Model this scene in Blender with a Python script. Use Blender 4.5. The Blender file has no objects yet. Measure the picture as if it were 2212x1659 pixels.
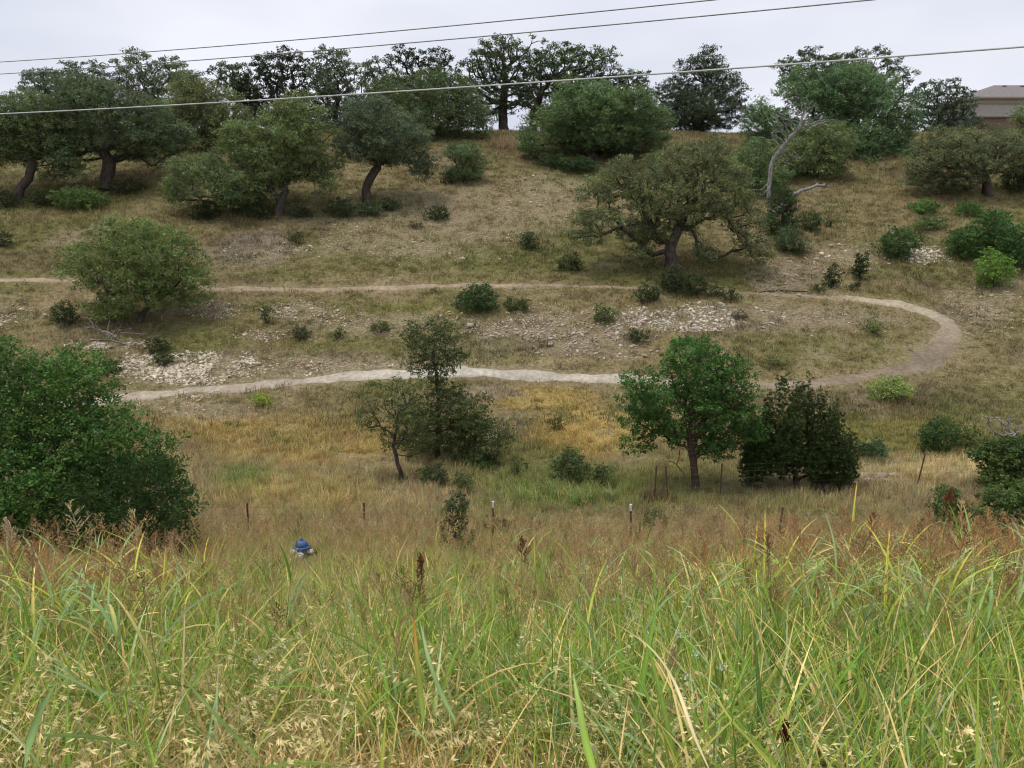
import bpy, math, random
import numpy as np
from mathutils import Vector

S = bpy.context.scene
COL = S.collection
rng = np.random.default_rng(11)
R = math.radians

# ------------------------------------------------------------------ camera
PITCH = R(13.3)
HFOV = R(65.0)
cd = bpy.data.cameras.new('camera')
cd.sensor_width = 36.0
cd.angle = HFOV
cd.clip_start = 0.05
cd.clip_end = 6000.0
cam = bpy.data.objects.new('camera', cd)
COL.objects.link(cam)
cam.location = (0, 0, 0)
cam.rotation_euler = (R(90) - PITCH, 0, 0)
S.camera = cam

# ------------------------------------------------------------------ sky, sun, exposure
SUN_EL, SUN_AZ = R(72), R(240)          # azimuth clockwise from +Y: behind the camera, to the left
W = bpy.data.worlds.new('World')
S.world = W
W.use_nodes = True
nt = W.node_tree
nt.nodes.clear()
sky = nt.nodes.new('ShaderNodeTexSky')
sky.sky_type = 'NISHITA'
sky.sun_disc = False
sky.sun_elevation = SUN_EL
sky.sun_rotation = SUN_AZ
sky.air_density = 1.0
sky.dust_density = 3.0
tc = nt.nodes.new('ShaderNodeTexCoord')
mp = nt.nodes.new('ShaderNodeMapping')
mp.inputs['Scale'].default_value = (1.6, 1.6, 4.5)
nz = nt.nodes.new('ShaderNodeTexNoise')
nz.inputs['Scale'].default_value = 1.3
nz.inputs['Detail'].default_value = 4.0
nz.inputs['Roughness'].default_value = 0.45
rmp = nt.nodes.new('ShaderNodeValToRGB')
rmp.color_ramp.elements[0].position = 0.36
rmp.color_ramp.elements[0].color = (5.1, 5.4, 6.3, 1)
rmp.color_ramp.elements[1].position = 0.64
rmp.color_ramp.elements[1].color = (6.95, 7.05, 7.6, 1)
mx = nt.nodes.new('ShaderNodeMix')
mx.data_type = 'RGBA'
mx.inputs['Factor'].default_value = 0.93
bg = nt.nodes.new('ShaderNodeBackground')
bg.inputs['Strength'].default_value = 0.1
wo = nt.nodes.new('ShaderNodeOutputWorld')
L = nt.links.new
L(tc.outputs['Generated'], mp.inputs['Vector'])
L(mp.outputs['Vector'], nz.inputs['Vector'])
L(nz.outputs['Fac'], rmp.inputs['Fac'])
L(sky.outputs['Color'], mx.inputs[6])
L(rmp.outputs['Color'], mx.inputs[7])
L(mx.outputs[2], bg.inputs['Color'])
L(bg.outputs['Background'], wo.inputs['Surface'])

sd = bpy.data.lights.new('sun', 'SUN')
sd.energy = 1.5
sd.angle = R(18)
sd.color = (1.0, 0.94, 0.84)
sun = bpy.data.objects.new('sun', sd)
COL.objects.link(sun)
sun.rotation_euler = Vector((-math.sin(SUN_AZ) * math.cos(SUN_EL), -math.cos(SUN_AZ) * math.cos(SUN_EL),
                             -math.sin(SUN_EL))).to_track_quat('-Z', 'Y').to_euler()

S.view_settings.view_transform = 'Standard'
S.view_settings.look = 'None'
S.view_settings.exposure = 0.44
S.view_settings.gamma = 1.0
S.view_settings.use_curve_mapping = False
S.render.engine = 'CYCLES'
S.cycles.max_bounces = 3
S.cycles.diffuse_bounces = 2
S.cycles.glossy_bounces = 1
S.cycles.transmission_bounces = 2
S.cycles.use_adaptive_sampling = True
S.cycles.adaptive_threshold = 0.04
S.cycles.filter_width = 1.1
S.cycles.use_denoising = True
S.cycles.caustics_reflective = False
S.cycles.caustics_refractive = False

# ------------------------------------------------------------------ photograph <-> world (photo seen as 2212 x 1659)
CX, CY = 1106.0, 829.5
FP = CX / math.tan(HFOV / 2)
cP, sP = math.cos(PITCH), math.sin(PITCH)


def _tab(n, seed):
    return np.random.default_rng(seed).random((n, n))


NT = _tab(256, 5)


def vnoise(x, y, s, o=0):
    x = np.asarray(x, float) / s + 37.3 * o + 500
    y = np.asarray(y, float) / s + 11.7 * o + 500
    xi = np.floor(x).astype(int); yi = np.floor(y).astype(int)
    fx = x - xi; fy = y - yi
    fx = fx * fx * (3 - 2 * fx); fy = fy * fy * (3 - 2 * fy)
    a = NT[xi & 255, yi & 255]; b = NT[(xi + 1) & 255, yi & 255]
    c = NT[xi & 255, (yi + 1) & 255]; d = NT[(xi + 1) & 255, (yi + 1) & 255]
    return (a * (1 - fx) + b * fx) * (1 - fy) + (c * (1 - fx) + d * fx) * fy


def fbm(x, y, s, o=0):
    return (vnoise(x, y, s, o) + .5 * vnoise(x, y, s / 2.1, o + 1) + .25 * vnoise(x, y, s / 4.3, o + 2)) / 1.75


PY = [-400, -40, -3, 0, 1, 17, 20, 23, 25.5, 28.5, 31.5, 34.5, 37.5, 41, 44.5, 52, 58, 66, 72, 77, 92, 105, 114, 160, 400, 3000]
PZ = [-2.0, -1.5, -1.5, -1.6, -1.98, -8.05, -8.5, -8.7, -8.82, -8.8, -8.45, -7.75, -6.75, -5.3, -3.85, -1.25, 1.0, 3.7, 5.0, 5.4, 6.2, 6.9, 6.9, 5.0, -15, -80]
_gy = np.arange(-400, 3000, 0.2)
_gz = np.interp(_gy, PY, PZ)
_k = np.exp(-0.5 * (np.arange(-15, 16) * 0.2 / 0.9) ** 2); _k /= _k.sum()
_gz2 = np.convolve(np.pad(_gz, 15, mode='edge'), _k, 'valid')


def profile(y):
    return np.interp(y, _gy, _gz2)


def ground(x, y):
    x = np.asarray(x, float); y = np.asarray(y, float)
    amp = np.clip((y - 2) / 20, 0.1, 1) * 0.34
    return profile(y) + amp * (fbm(x, y, 4.5, 3) - .5) + np.clip((y - 18) / 20, 0, 1) * 0.9 * (vnoise(x, y, 22, 9) - .5) * np.exp(-((y - 52) / 40) ** 2)


def project(x, y, z):
    dep = y * cP - z * sP
    up = y * sP + z * cP
    return CX + FP * x / dep, CY - FP * up / dep, dep


_ty = np.arange(1.5, 76.5, 0.1)
_tu, _tv, _td = project(np.zeros_like(_ty), _ty, profile(_ty))
_ok = _tv <= np.minimum.accumulate(_tv) + 1e-9
_TY, _TV = _ty[_ok][::-1], _tv[_ok][::-1]


def row_y(v):
    return np.interp(v, _TV, _TY)


def hit(u, v):
    """ground point seen at photo position (u, v)"""
    u = np.asarray(u, float); v = np.asarray(v, float)
    y = row_y(v)
    for _ in range(3):
        b = -(v - CY) / FP
        dy = cP + b * sP
        x = (u - CX) / FP * y / dy
        # correct the distance for the bumps
        pu, pv, dep = project(x, y, ground(x, y))
        y = y + np.clip((pv - v) * 0.02, -.5, .5)
    b = -(v - CY) / FP
    x = (u - CX) / FP * y / (cP + b * sP)
    return x, y, ground(x, y)


def at_depth(u, v, y):
    """point on the sight line of (u, v) that lies y metres out"""
    b = -(v - CY) / FP
    dy = cP + b * sP
    t = y / dy
    return np.array([(u - CX) / FP * t, y, (-sP + b * cP) * t])


def scale_at(p):
    return (p[1] * cP - p[2] * sP) / FP


# ------------------------------------------------------------------ materials
def mat_new(name):
    m = bpy.data.materials.new(name)
    m.use_nodes = True
    n = m.node_tree
    n.nodes.clear()
    out = n.nodes.new('ShaderNodeOutputMaterial')
    return m, n, out


def leaf_mat(name, instanced=False, transl=0.3, rough=0.45, spec=0.4):
    m, n, out = mat_new(name)
    a = n.nodes.new('ShaderNodeAttribute'); a.attribute_name = 'Col'
    colr = a.outputs['Color']
    if instanced:
        t = n.nodes.new('ShaderNodeAttribute'); t.attribute_type = 'INSTANCER'; t.attribute_name = 'tint'
        mu = n.nodes.new('ShaderNodeMix'); mu.data_type = 'RGBA'; mu.blend_type = 'MULTIPLY'
        mu.inputs['Factor'].default_value = 1.0
        n.links.new(colr, mu.inputs[6]); n.links.new(t.outputs['Color'], mu.inputs[7])
        colr = mu.outputs[2]
    p = n.nodes.new('ShaderNodeBsdfPrincipled')
    p.inputs['Roughness'].default_value = rough
    p.inputs['Specular IOR Level'].default_value = spec
    tr = n.nodes.new('ShaderNodeBsdfTranslucent')
    ms = n.nodes.new('ShaderNodeMixShader'); ms.inputs['Fac'].default_value = transl
    n.links.new(colr, p.inputs['Base Color']); n.links.new(colr, tr.inputs['Color'])
    n.links.new(p.outputs[0], ms.inputs[1]); n.links.new(tr.outputs[0], ms.inputs[2])
    n.links.new(ms.outputs[0], out.inputs['Surface'])
    return m


def noise_mat(name, c0, c1, scale, rough=0.9, bump=0.3, detail=6.0, attr=False, stretch=None):
    m, n, out = mat_new(name)
    tcn = n.nodes.new('ShaderNodeTexCoord')
    src = tcn.outputs['Object']
    if stretch:
        mpn = n.nodes.new('ShaderNodeMapping'); mpn.inputs['Scale'].default_value = stretch
        n.links.new(src, mpn.inputs['Vector']); src = mpn.outputs['Vector']
    z = n.nodes.new('ShaderNodeTexNoise'); z.inputs['Scale'].default_value = scale; z.inputs['Detail'].default_value = detail
    n.links.new(src, z.inputs['Vector'])
    r = n.nodes.new('ShaderNodeValToRGB')
    r.color_ramp.elements[0].position = .32; r.color_ramp.elements[0].color = (*c0, 1)
    r.color_ramp.elements[1].position = .68; r.color_ramp.elements[1].color = (*c1, 1)
    n.links.new(z.outputs['Fac'], r.inputs['Fac'])
    colr = r.outputs['Color']
    if attr:
        a = n.nodes.new('ShaderNodeAttribute'); a.attribute_name = 'Col'
        mu = n.nodes.new('ShaderNodeMix'); mu.data_type = 'RGBA'; mu.blend_type = 'MULTIPLY'; mu.inputs['Factor'].default_value = 1
        n.links.new(a.outputs['Color'], mu.inputs[6]); n.links.new(colr, mu.inputs[7]); colr = mu.outputs[2]
    p = n.nodes.new('ShaderNodeBsdfPrincipled')
    p.inputs['Roughness'].default_value = rough
    p.inputs['Specular IOR Level'].default_value = 0.2
    n.links.new(colr, p.inputs['Base Color'])
    if bump:
        b = n.nodes.new('ShaderNodeBump'); b.inputs['Strength'].default_value = bump; b.inputs['Distance'].default_value = .03
        n.links.new(z.outputs['Fac'], b.inputs['Height']); n.links.new(b.outputs['Normal'], p.inputs['Normal'])
    n.links.new(p.outputs[0], out.inputs['Surface'])
    return m


M_LEAF = leaf_mat('leaf_green', False, .30, .6, .18)
M_GRASS = leaf_mat('grass_blade', True, .38, .5, .18)
M_GRASS1 = leaf_mat('grass_single', False, .36, .5, .2)
M_BARK = noise_mat('bark', (.045, .036, .030), (.12, .10, .085), 9, .95, .5, stretch=(1, 1, .35))
M_DEAD = noise_mat('weathered_wood', (.14, .13, .122), (.34, .325, .305), 12, .9, .4, stretch=(1, 1, .3))
M_REDBARK = noise_mat('reddish_bark', (.05, .032, .026), (.13, .085, .065), 11, .95, .5, stretch=(.5, .5, 2.2))
M_ROCK = noise_mat('limestone', (.72, .70, .66), (1.05, 1.03, 1.0), 7, .9, .4, attr=True)
M_SOIL = noise_mat('soil_and_thatch', (.55, .54, .50), (1.25, 1.22, 1.15), 6.5, 1.0, .6, 10.0, attr=True)
M_PATH = noise_mat('trodden_caliche', (.74, .73, .71), (1.16, 1.15, 1.13), 5.5, 1.0, .35, 10.0, attr=True)


# ------------------------------------------------------------------ mesh helpers
def new_obj(name, data, parent=None):
    o = bpy.data.objects.new(name, data)
    COL.objects.link(o)
    if parent is not None:
        o.parent = parent
    return o


def arr_mesh(name, V, F, C=None, mat=None, smooth=False):
    V = np.ascontiguousarray(V, np.float32); F = np.ascontiguousarray(F, np.int32)
    me = bpy.data.meshes.new(name)
    k = F.shape[1]
    me.vertices.add(len(V)); me.vertices.foreach_set('co', V.ravel())
    me.loops.add(F.size); me.loops.foreach_set('vertex_index', F.ravel())
    me.polygons.add(len(F)); me.polygons.foreach_set('loop_start', np.arange(0, F.size, k, dtype=np.int32))
    if smooth:
        me.polygons.foreach_set('use_smooth', np.ones(len(F), bool))
    me.update(calc_edges=True)
    if C is not None:
        ca = me.color_attributes.new('Col', 'FLOAT_COLOR', 'POINT')
        c4 = np.ones((len(V), 4), np.float32); c4[:, :3] = C
        ca.data.foreach_set('color', c4.ravel())
    if mat:
        me.materials.append(mat)
    return me


def tag(o, label, cat, group=None, kind=None):
    o['label'] = label
    if cat: o['category'] = cat
    if group: o['group'] = group
    if kind: o['kind'] = kind
    return o


def empty(name, loc, label, cat, group=None):
    o = new_obj(name, None)
    o.location = [float(c) for c in loc]
    o.empty_display_size = .2
    return tag(o, label, cat, group)


class MB:
    """small mesh builder (verts, faces, per-vertex colour)"""
    def __init__(s): s.v = []; s.f = []; s.c = []
    def add(s, vs, fs, col):
        b = len(s.v)
        s.v += [tuple(map(float, p)) for p in vs]
        s.f += [tuple(i + b for i in f) for f in fs]
        if isinstance(col, list): s.c += col
        else: s.c += [col] * len(vs)
    def box(s, c, d, col=(1, 1, 1)):
        cx, cy, cz = c; hx, hy, hz = d[0] / 2, d[1] / 2, d[2] / 2
        vs = [(cx + sx * hx, cy + sy * hy, cz + sz * hz) for sz in (-1, 1) for sy in (-1, 1) for sx in (-1, 1)]
        s.add(vs, [(0, 2, 3, 1), (4, 5, 7, 6), (0, 1, 5, 4), (2, 6, 7, 3), (0, 4, 6, 2), (1, 3, 7, 5)], col)
    def lathe(s, prof, n=20, col=(1, 1, 1), axis='z', org=(0, 0, 0)):
        vs = []; fs = []
        for (r, h) in prof:
            for i in range(n):
                a = 2 * math.pi * i / n
                p = (r * math.cos(a), r * math.sin(a), h)
                if axis == 'x': p = (p[2], p[0], p[1])
                if axis == 'y': p = (p[0], p[2], p[1])
                vs.append((p[0] + org[0], p[1] + org[1], p[2] + org[2]))
        for j in range(len(prof) - 1):
            for i in range(n):
                fs.append((j * n + i, j * n + (i + 1) % n, (j + 1) * n + (i + 1) % n, (j + 1) * n + i))
        fs.append(tuple(range(n))[::-1]); fs.append(tuple((len(prof) - 1) * n + i for i in range(n)))
        s.add(vs, fs, col)
    def tube(s, pts, rad, n=6, col=(1, 1, 1)):
        V, F = tube_arrays(np.array(pts, float), np.array(rad, float), n)
        s.add(V.tolist(), F.tolist(), col)
    def mesh(s, name, mat, smooth=False):
        me = bpy.data.meshes.new(name)
        me.from_pydata(s.v, [], s.f)
        ca = me.color_attributes.new('Col', 'FLOAT_COLOR', 'POINT')
        ca.data.foreach_set('color', np.array([(c[0], c[1], c[2], 1) for c in s.c], np.float32).ravel())
        if smooth:
            me.polygons.foreach_set('use_smooth', np.ones(len(me.polygons), bool))
        me.materials.append(mat)
        return me


def tube_arrays(P, rad, n):
    T = np.gradient(P, axis=0)
    T /= np.linalg.norm(T, axis=1, keepdims=True) + 1e-9
    m = T.mean(0)
    ref = np.array([1.0, 0, 0]) if abs(m[0]) < abs(m[2]) else np.array([0, 0, 1.0])
    ref = ref + np.array([.07, .13, .05])
    A = np.cross(T, ref); A /= np.linalg.norm(A, axis=1, keepdims=True) + 1e-9
    B = np.cross(T, A)
    a = np.arange(n) * 2 * math.pi / n
    V = P[:, None, :] + rad[:, None, None] * (np.cos(a)[None, :, None] * A[:, None, :] + np.sin(a)[None, :, None] * B[:, None, :])
    K = len(P)
    i = np.arange(K - 1)[:, None] * n; j = np.arange(n)[None, :]; j2 = (j + 1) % n
    F = np.stack([i + j, i + j2, i + n + j2, i + n + j], -1).reshape(-1, 4)
    return V.reshape(-1, 3), F


# ------------------------------------------------------------------ trails (photo positions -> ground)
UPPER = [(-260, 596), (0, 604), (140, 606), (300, 613), (450, 621), (640, 624), (830, 621), (1000, 617), (1220, 619), (1400, 626), (1600, 634), (1760, 641),
         (1880, 649), (1960, 662), (2020, 684), (2050, 712), (2046, 745), (2000, 780), (1900, 808), (1780, 828), (1640, 834),
         (1500, 829), (1340, 821), (1100, 808), (960, 803), (840, 807), (700, 819), (560, 830), (450, 840), (350, 850), (270, 858), (150, 872), (0, 892), (-250, 930)]
UW = [.7, .7, .6, .6, .7, .75, .75, .65, .45, .3, .3, .6, 1.0, 1.3, 1.6, 1.9, 1.9, 1.7, 1.2, .9, .9, 1.0, 1.3, 1.45, 1.6, 1.6, 1.45, 1.3, 1.2, 1.2, 1.3, 1.3, 1.3, 1.3]
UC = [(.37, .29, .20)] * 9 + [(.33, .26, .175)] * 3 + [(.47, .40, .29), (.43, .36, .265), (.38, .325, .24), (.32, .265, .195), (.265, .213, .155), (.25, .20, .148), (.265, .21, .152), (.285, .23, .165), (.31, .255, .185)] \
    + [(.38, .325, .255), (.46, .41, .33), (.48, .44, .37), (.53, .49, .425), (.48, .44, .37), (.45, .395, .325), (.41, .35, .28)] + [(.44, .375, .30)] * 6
hx, hy, hz = hit([p[0] for p in UPPER], [p[1] for p in UPPER])
TP = np.stack([hx, hy], 1)


def resample(P, vals, step):
    d = np.r_[0, np.cumsum(np.linalg.norm(np.diff(P, axis=0), axis=1))]
    # Catmull-Rom through the points
    out = []; ov = []
    for i in range(len(P) - 1):
        p0 = P[max(i - 1, 0)]; p1 = P[i]; p2 = P[i + 1]; p3 = P[min(i + 2, len(P) - 1)]
        n = max(2, int((d[i + 1] - d[i]) / step))
        for k in range(n):
            t = k / n
            out.append(.5 * (2 * p1 + (p2 - p0) * t + (2 * p0 - 5 * p1 + 4 * p2 - p3) * t * t + (3 * p1 - p0 - 3 * p2 + p3) * t ** 3))
            ov.append([a[i] * (1 - t) + a[i + 1] * t for a in vals])
    return np.array(out), ov


TR, _tvl = resample(TP, [np.array(UW), np.array(UC)], .22)
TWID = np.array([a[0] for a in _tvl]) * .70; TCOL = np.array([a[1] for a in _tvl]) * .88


def trail_dist(x, y):
    """distance to the trail's centre over its half width"""
    x = np.asarray(x, float).ravel(); y = np.asarray(y, float).ravel()
    out = np.full(len(x), 9.0)
    sel = np.where((y > 26) & (y < 50))[0]
    T = TR[::2]; Wd = TWID[::2]
    for c in range(0, len(sel), 20000):
        s = sel[c:c + 20000]
        d = np.full(len(s), 1e9); w = np.ones(len(s))
        for k in range(0, len(T), 60):
            dd = np.hypot(x[s][:, None] - T[None, k:k + 60, 0], y[s][:, None] - T[None, k:k + 60, 1])
            j = dd.argmin(1); m = dd[np.arange(len(s)), j]
            u = m < d
            d[u] = m[u]; w[u] = Wd[k:k + 60][j][u]
        out[s] = d / (w * .5)
    return out


# ------------------------------------------------------------------ what covers the ground: patches read off the photo
DRY = (.318, .265, .135); OLIVE = (.208, .215, .070); GOLD = (.47, .36, .135); GREENY = (.17, .225, .055)
RED = (.36, .285, .165); BARE = (.40, .345, .25); BROWN = (.22, .175, .105); LAV = (.30, .25, .195); PALE = (.50, .41, .21); YG = (.275, .26, .075)
PATCH = [
    (820, 550, 260, 45, OLIVE, .75), (1100, 570, 190, 30, OLIVE, .7), (640, 590, 150, 18, OLIVE, .5), (540, 540, 95, 42, LAV, .9), (300, 460, 300, 25, DRY, .6),
    (1300, 500, 200, 60, OLIVE, .45), (1550, 600, 250, 40, OLIVE, .75), (930, 670, 130, 22, YG, .6), (700, 668, 200, 20, OLIVE, .45), (430, 735, 110, 30, OLIVE, .7),
    (1280, 930, 150, 60, GOLD, 1.0), (1180, 862, 130, 28, GOLD, .95), (650, 950, 230, 60, GOLD, .7), (420, 915, 130, 35, GOLD, .55), (520, 1040, 80, 40, GREENY, .7),
    (700, 1075, 260, 50, GOLD, .45), (640, 1130, 120, 40, GREENY, .35), (900, 1070, 130, 45, RED, .7), (2040, 1015, 200, 26, PALE, .85), (1960, 940, 220, 45, YG, .75),
    (1720, 605, 100, 45, BROWN, .7), (1950, 870, 220, 35, BROWN, .55), (1700, 862, 170, 22, BROWN, .5), (2120, 880, 150, 45, OLIVE, .4),
    (1780, 750, 230, 55, OLIVE, .55), (1900, 730, 120, 50, DRY, .3), (1250, 1060, 240, 50, GREENY, .6), (1480, 1050, 170, 50, OLIVE, .75), (1100, 1010, 160, 60, OLIVE, .7),
    (900, 1170, 500, 50, RED, .55), (1500, 1190, 600, 60, RED, .55), (180, 430, 260, 30, OLIVE, .55), (1250, 380, 160, 22, GREENY, .5), (760, 440, 150, 40, OLIVE, .5),
    (1850, 470, 260, 50, DRY, .6), (1750, 310, 500, 25, DRY, .8), (2100, 600, 200, 45, BROWN, .35), (150, 640, 170, 30, RED, .35), (60, 560, 200, 30, BROWN, .35),
    (1150, 740, 260, 55, LAV, .4), (980, 790, 260, 25, BARE, .45), (560, 790, 230, 40, BARE, .4), (1600, 690, 300, 30, LAV, .5), (2100, 680, 100, 45, LAV, .5),
    (1200, 425, 150, 40, DRY, .7), (1080, 780, 200, 12, PALE, .6), (1060, 850, 70, 14, BARE, .8), (450, 890, 130, 22, BARE, .5), (1700, 950, 200, 60, OLIVE, .5),
]
RUBBLE = [  # u, v, ru, rv, stones, size, colour, label
    (470, 795, 150, 26, 900, .085, (.60, .565, .49), 'long band of pale limestone rubble above the lower trail'),
    (345, 815, 80, 18, 300, .075, (.56, .52, .45), 'limestone rubble just above the left end of the lower trail'),
    (650, 672, 62, 17, 330, .06, (.47, .43, .38), 'grey stone heap beside the slim dark shrub below the upper trail'),
    (1140, 705, 150, 34, 700, .065, (.50, .455, .41), 'broken stones on the bank right of the round green shrub'),
    (1290, 730, 110, 40, 500, .07, (.48, .43, .395), 'greyish stones on the bank behind the leafy roadside tree'),
    (1480, 688, 150, 22, 800, .07, (.62, .60, .57), 'whitish stone spread below the big spreading oak'),
    (1750, 690, 190, 26, 500, .045, (.47, .42, .37), 'sparse gravel inside the bend of the trail'),
    (1700, 595, 85, 36, 420, .06, (.42, .36, .32), 'brownish rubble on the cut slope beside the two small junipers'),
    (2005, 550, 46, 15, 170, .10, (.70, .68, .64), 'bright white stones beside the rounded bush on the right slope'),
    (1840, 555, 70, 20, 110, .07, (.55, .51, .46), 'few white stones above the two small junipers'),
    (860, 530, 210, 32, 520, .055, (.55, .51, .44), 'scattered small white stones across the middle of the hillside'),
    (1180, 420, 110, 42, 300, .07, (.52, .47, .40), 'pale stones high on the slope beside the spreading oak'),
    (235, 745, 70, 12, 220, .08, (.55, .51, .47), 'stones below the brush pile under the bright green tree'),
    (290, 778, 55, 13, 160, .08, (.58, .54, .47), 'small stone patch right of the leafy foreground tree'),
    (400, 880, 105, 22, 330, .055, (.52, .46, .38), 'gravel below the left end of the lower trail'),
    (2120, 660, 80, 45, 430, .055, (.49, .43, .38), 'gravel outside the bend of the trail'),
    (12, 680, 60, 22, 140, .08, (.58, .54, .48), 'stones at the left edge below the upper trail'),
    (470, 668, 55, 15, 160, .07, (.53, .49, .44), 'stones right of the bright green tree on the slope'),
    (830, 700, 110, 22, 260, .055, (.50, .455, .39), 'loose stones on the slope left of the tall thin tree'),
    (590, 545, 80, 14, 90, .07, (.55, .51, .49), 'stones in the purplish dead weeds'),
    (560, 725, 40, 10, 60, .08, (.58, .54, .48), 'little stone patch left of the small dark shrub'),
    (980, 460, 330, 60, 260, .05, (.50, .46, .39), 'thin scatter of stones across the upper slope'),
    (740, 790, 190, 18, 300, .05, (.52, .47, .38), 'fine pale stones along the upper edge of the lower trail'),
    (1780, 1030, 110, 14, 60, .10, (.40, .34, .27), 'stones under the dark juniper by the fence'),
]


def wpatch(u, v, pu, pv, ru, rv, n):
    d = ((u - pu) / ru) ** 2 + ((v - pv) / rv) ** 2
    return np.clip(1.25 - d + (n - .5) * 1.6, 0, 1)


def cover(x, y):
    """colour of the ground cover, and how bare it is"""
    x = np.asarray(x, float).ravel(); y = np.asarray(y, float).ravel()
    u, v, dep = project(x, np.maximum(y, 3.0), ground(x, np.maximum(y, 3.0)))
    n1 = fbm(x, y, 3.2, 21); n2 = fbm(x, y, 1.2, 33); n3 = fbm(x, y, 8, 45)
    c = np.array(DRY)[None, :] * (0.86 + .28 * n2)[:, None]
    w = np.clip((n3 - .46) * 4, 0, .6)[:, None]
    c = c * (1 - w) + np.array(OLIVE) * w
    w = np.clip((n1 - .55) * 5, 0, .6)[:, None]
    c = c * (1 - w) + np.array(BROWN) * 1.2 * w
    vis = (y > 12) & (y < 90)
    for (pu, pv, ru, rv, cc, s) in PATCH:
        w = (wpatch(u, v, pu, pv, ru, rv, n1) * s * vis)[:, None]
        c = c * (1 - w) + np.array(cc) * w
    bare = np.clip((n2 - .62) * 5, 0, .5)
    for r in RUBBLE:
        w = wpatch(u, v, r[0], r[1], r[2] * 1.1, r[3] * 1.25, n2) * vis
        bare = np.maximum(bare, .75 * w)
    return c, bare


# ------------------------------------------------------------------ the ground, one sheet to the horizon
def build_ground():
    ys = np.unique(np.concatenate([np.array([-400, -200, -100, -60, -40, -25, -15, -10]), np.arange(-6, 20, .4), np.arange(20, 50, .2),
                                   np.arange(50, 82, .35), np.arange(82, 130, 2.5), np.array([135, 145, 160, 190, 240, 320, 400, 600, 1000, 1800, 3000])]).round(3))
    xs = np.unique(np.concatenate([np.arange(-34, 34.01, .28), np.arange(34, 70, .9), -np.arange(34, 70, .9),
                                   np.array([75, 90, 120, 200, 400, 900, 2500]), -np.array([75, 90, 120, 200, 400, 900, 2500])]).round(3))
    X, Y = np.meshgrid(xs, ys)
    x, y = X.ravel(), Y.ravel()
    z = ground(x, y)
    td = trail_dist(x, y)
    c, bare = cover(x, y)
    soil = np.array([.245, .205, .135])
    b = np.clip(bare + .35 * np.clip(2.2 - td, 0, 1), 0, 1)[:, None]
    c = c * .66 * (1 - b) + soil * b
    nx, ny = len(xs), len(ys)
    i = np.arange(ny - 1)[:, None] * nx; j = np.arange(nx - 1)[None, :]
    F = np.stack([i + j, i + j + 1, i + nx + j + 1, i + nx + j], -1).reshape(-1, 4)
    o = new_obj('ground', arr_mesh('ground', np.stack([x, y, z], 1), F, c, M_SOIL, True))
    tag(o, 'dry grassy hillside and valley floor', None, kind='structure')


build_ground()


def build_path():
    n = len(TR)
    T = np.gradient(TR, axis=0); T /= np.linalg.norm(T, axis=1, keepdims=True)
    N = np.stack([-T[:, 1], T[:, 0]], 1)
    m = 9
    V = []; C = []
    g = np.random.default_rng(3)
    eL = 1 + .95 * (fbm(np.arange(n) * .22, np.zeros(n), 1.1, 61) - .5) * 2
    eR = 1 + .95 * (fbm(np.arange(n) * .22, np.zeros(n) + 9, 1.1, 71) - .5) * 2
    for k in range(m):
        s = k / (m - 1) * 2 - 1
        off = np.where(s < 0, s * eL, s * eR) * TWID * .5
        p = TR + N * off[:, None]
        lift = .026 * (1 - abs(s) ** 3) - .035 * abs(s) ** 6
        # the trodden middle lies a little proud of the bumps of the sheet below
        z = ground(p[:, 0], p[:, 1]) + lift
        V.append(np.stack([p[:, 0], p[:, 1], z], 1))
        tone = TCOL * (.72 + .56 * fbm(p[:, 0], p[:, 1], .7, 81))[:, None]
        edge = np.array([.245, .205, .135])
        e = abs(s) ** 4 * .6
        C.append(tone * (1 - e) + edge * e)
    V = np.stack(V, 1).reshape(-1, 3); C = np.stack(C, 1).reshape(-1, 3)
    i = np.arange(n - 1)[:, None] * m; j = np.arange(m - 1)[None, :]
    F = np.stack([i + j + 1, i + j, i + m + j, i + m + j + 1], -1).reshape(-1, 4)
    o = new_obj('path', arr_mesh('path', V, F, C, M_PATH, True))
    tag(o, 'pale dirt trail looping across the slope and back', None, kind='structure')


build_path()

# ------------------------------------------------------------------ stones
def rock_templates():
    out = []
    t = (1 + 5 ** .5) / 2
    ico = np.array([(-1, t, 0), (1, t, 0), (-1, -t, 0), (1, -t, 0), (0, -1, t), (0, 1, t), (0, -1, -t), (0, 1, -t), (t, 0, -1), (t, 0, 1), (-t, 0, -1), (-t, 0, 1)], float)
    ico /= np.linalg.norm(ico[0])
    F = np.array([(0, 11, 5), (0, 5, 1), (0, 1, 7), (0, 7, 10), (0, 10, 11), (1, 5, 9), (5, 11, 4), (11, 10, 2), (10, 7, 6), (7, 1, 8), (3, 9, 4), (3, 4, 2), (3, 2, 6), (3, 6, 8), (3, 8, 9), (4, 9, 5), (2, 4, 11), (6, 2, 10), (8, 6, 7), (9, 8, 1)])
    for k in range(6):
        g = np.random.default_rng(100 + k)
        V = ico * (g.uniform(.65, 1.25, (12, 1)))
        V = np.clip(V, -g.uniform(.6, .9), g.uniform(.6, .9)) * np.array([1.0, g.uniform(.6, .9), g.uniform(.35, .6)])
        out.append(V)
    return out, F


RT, RF = rock_templates()


def rot_z(a):
    c, s = np.cos(a), np.sin(a); z = np.zeros_like(a); o = np.ones_like(a)
    return np.stack([np.stack([c, -s, z], -1), np.stack([s, c, z], -1), np.stack([z, z, o], -1)], -2)


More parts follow.
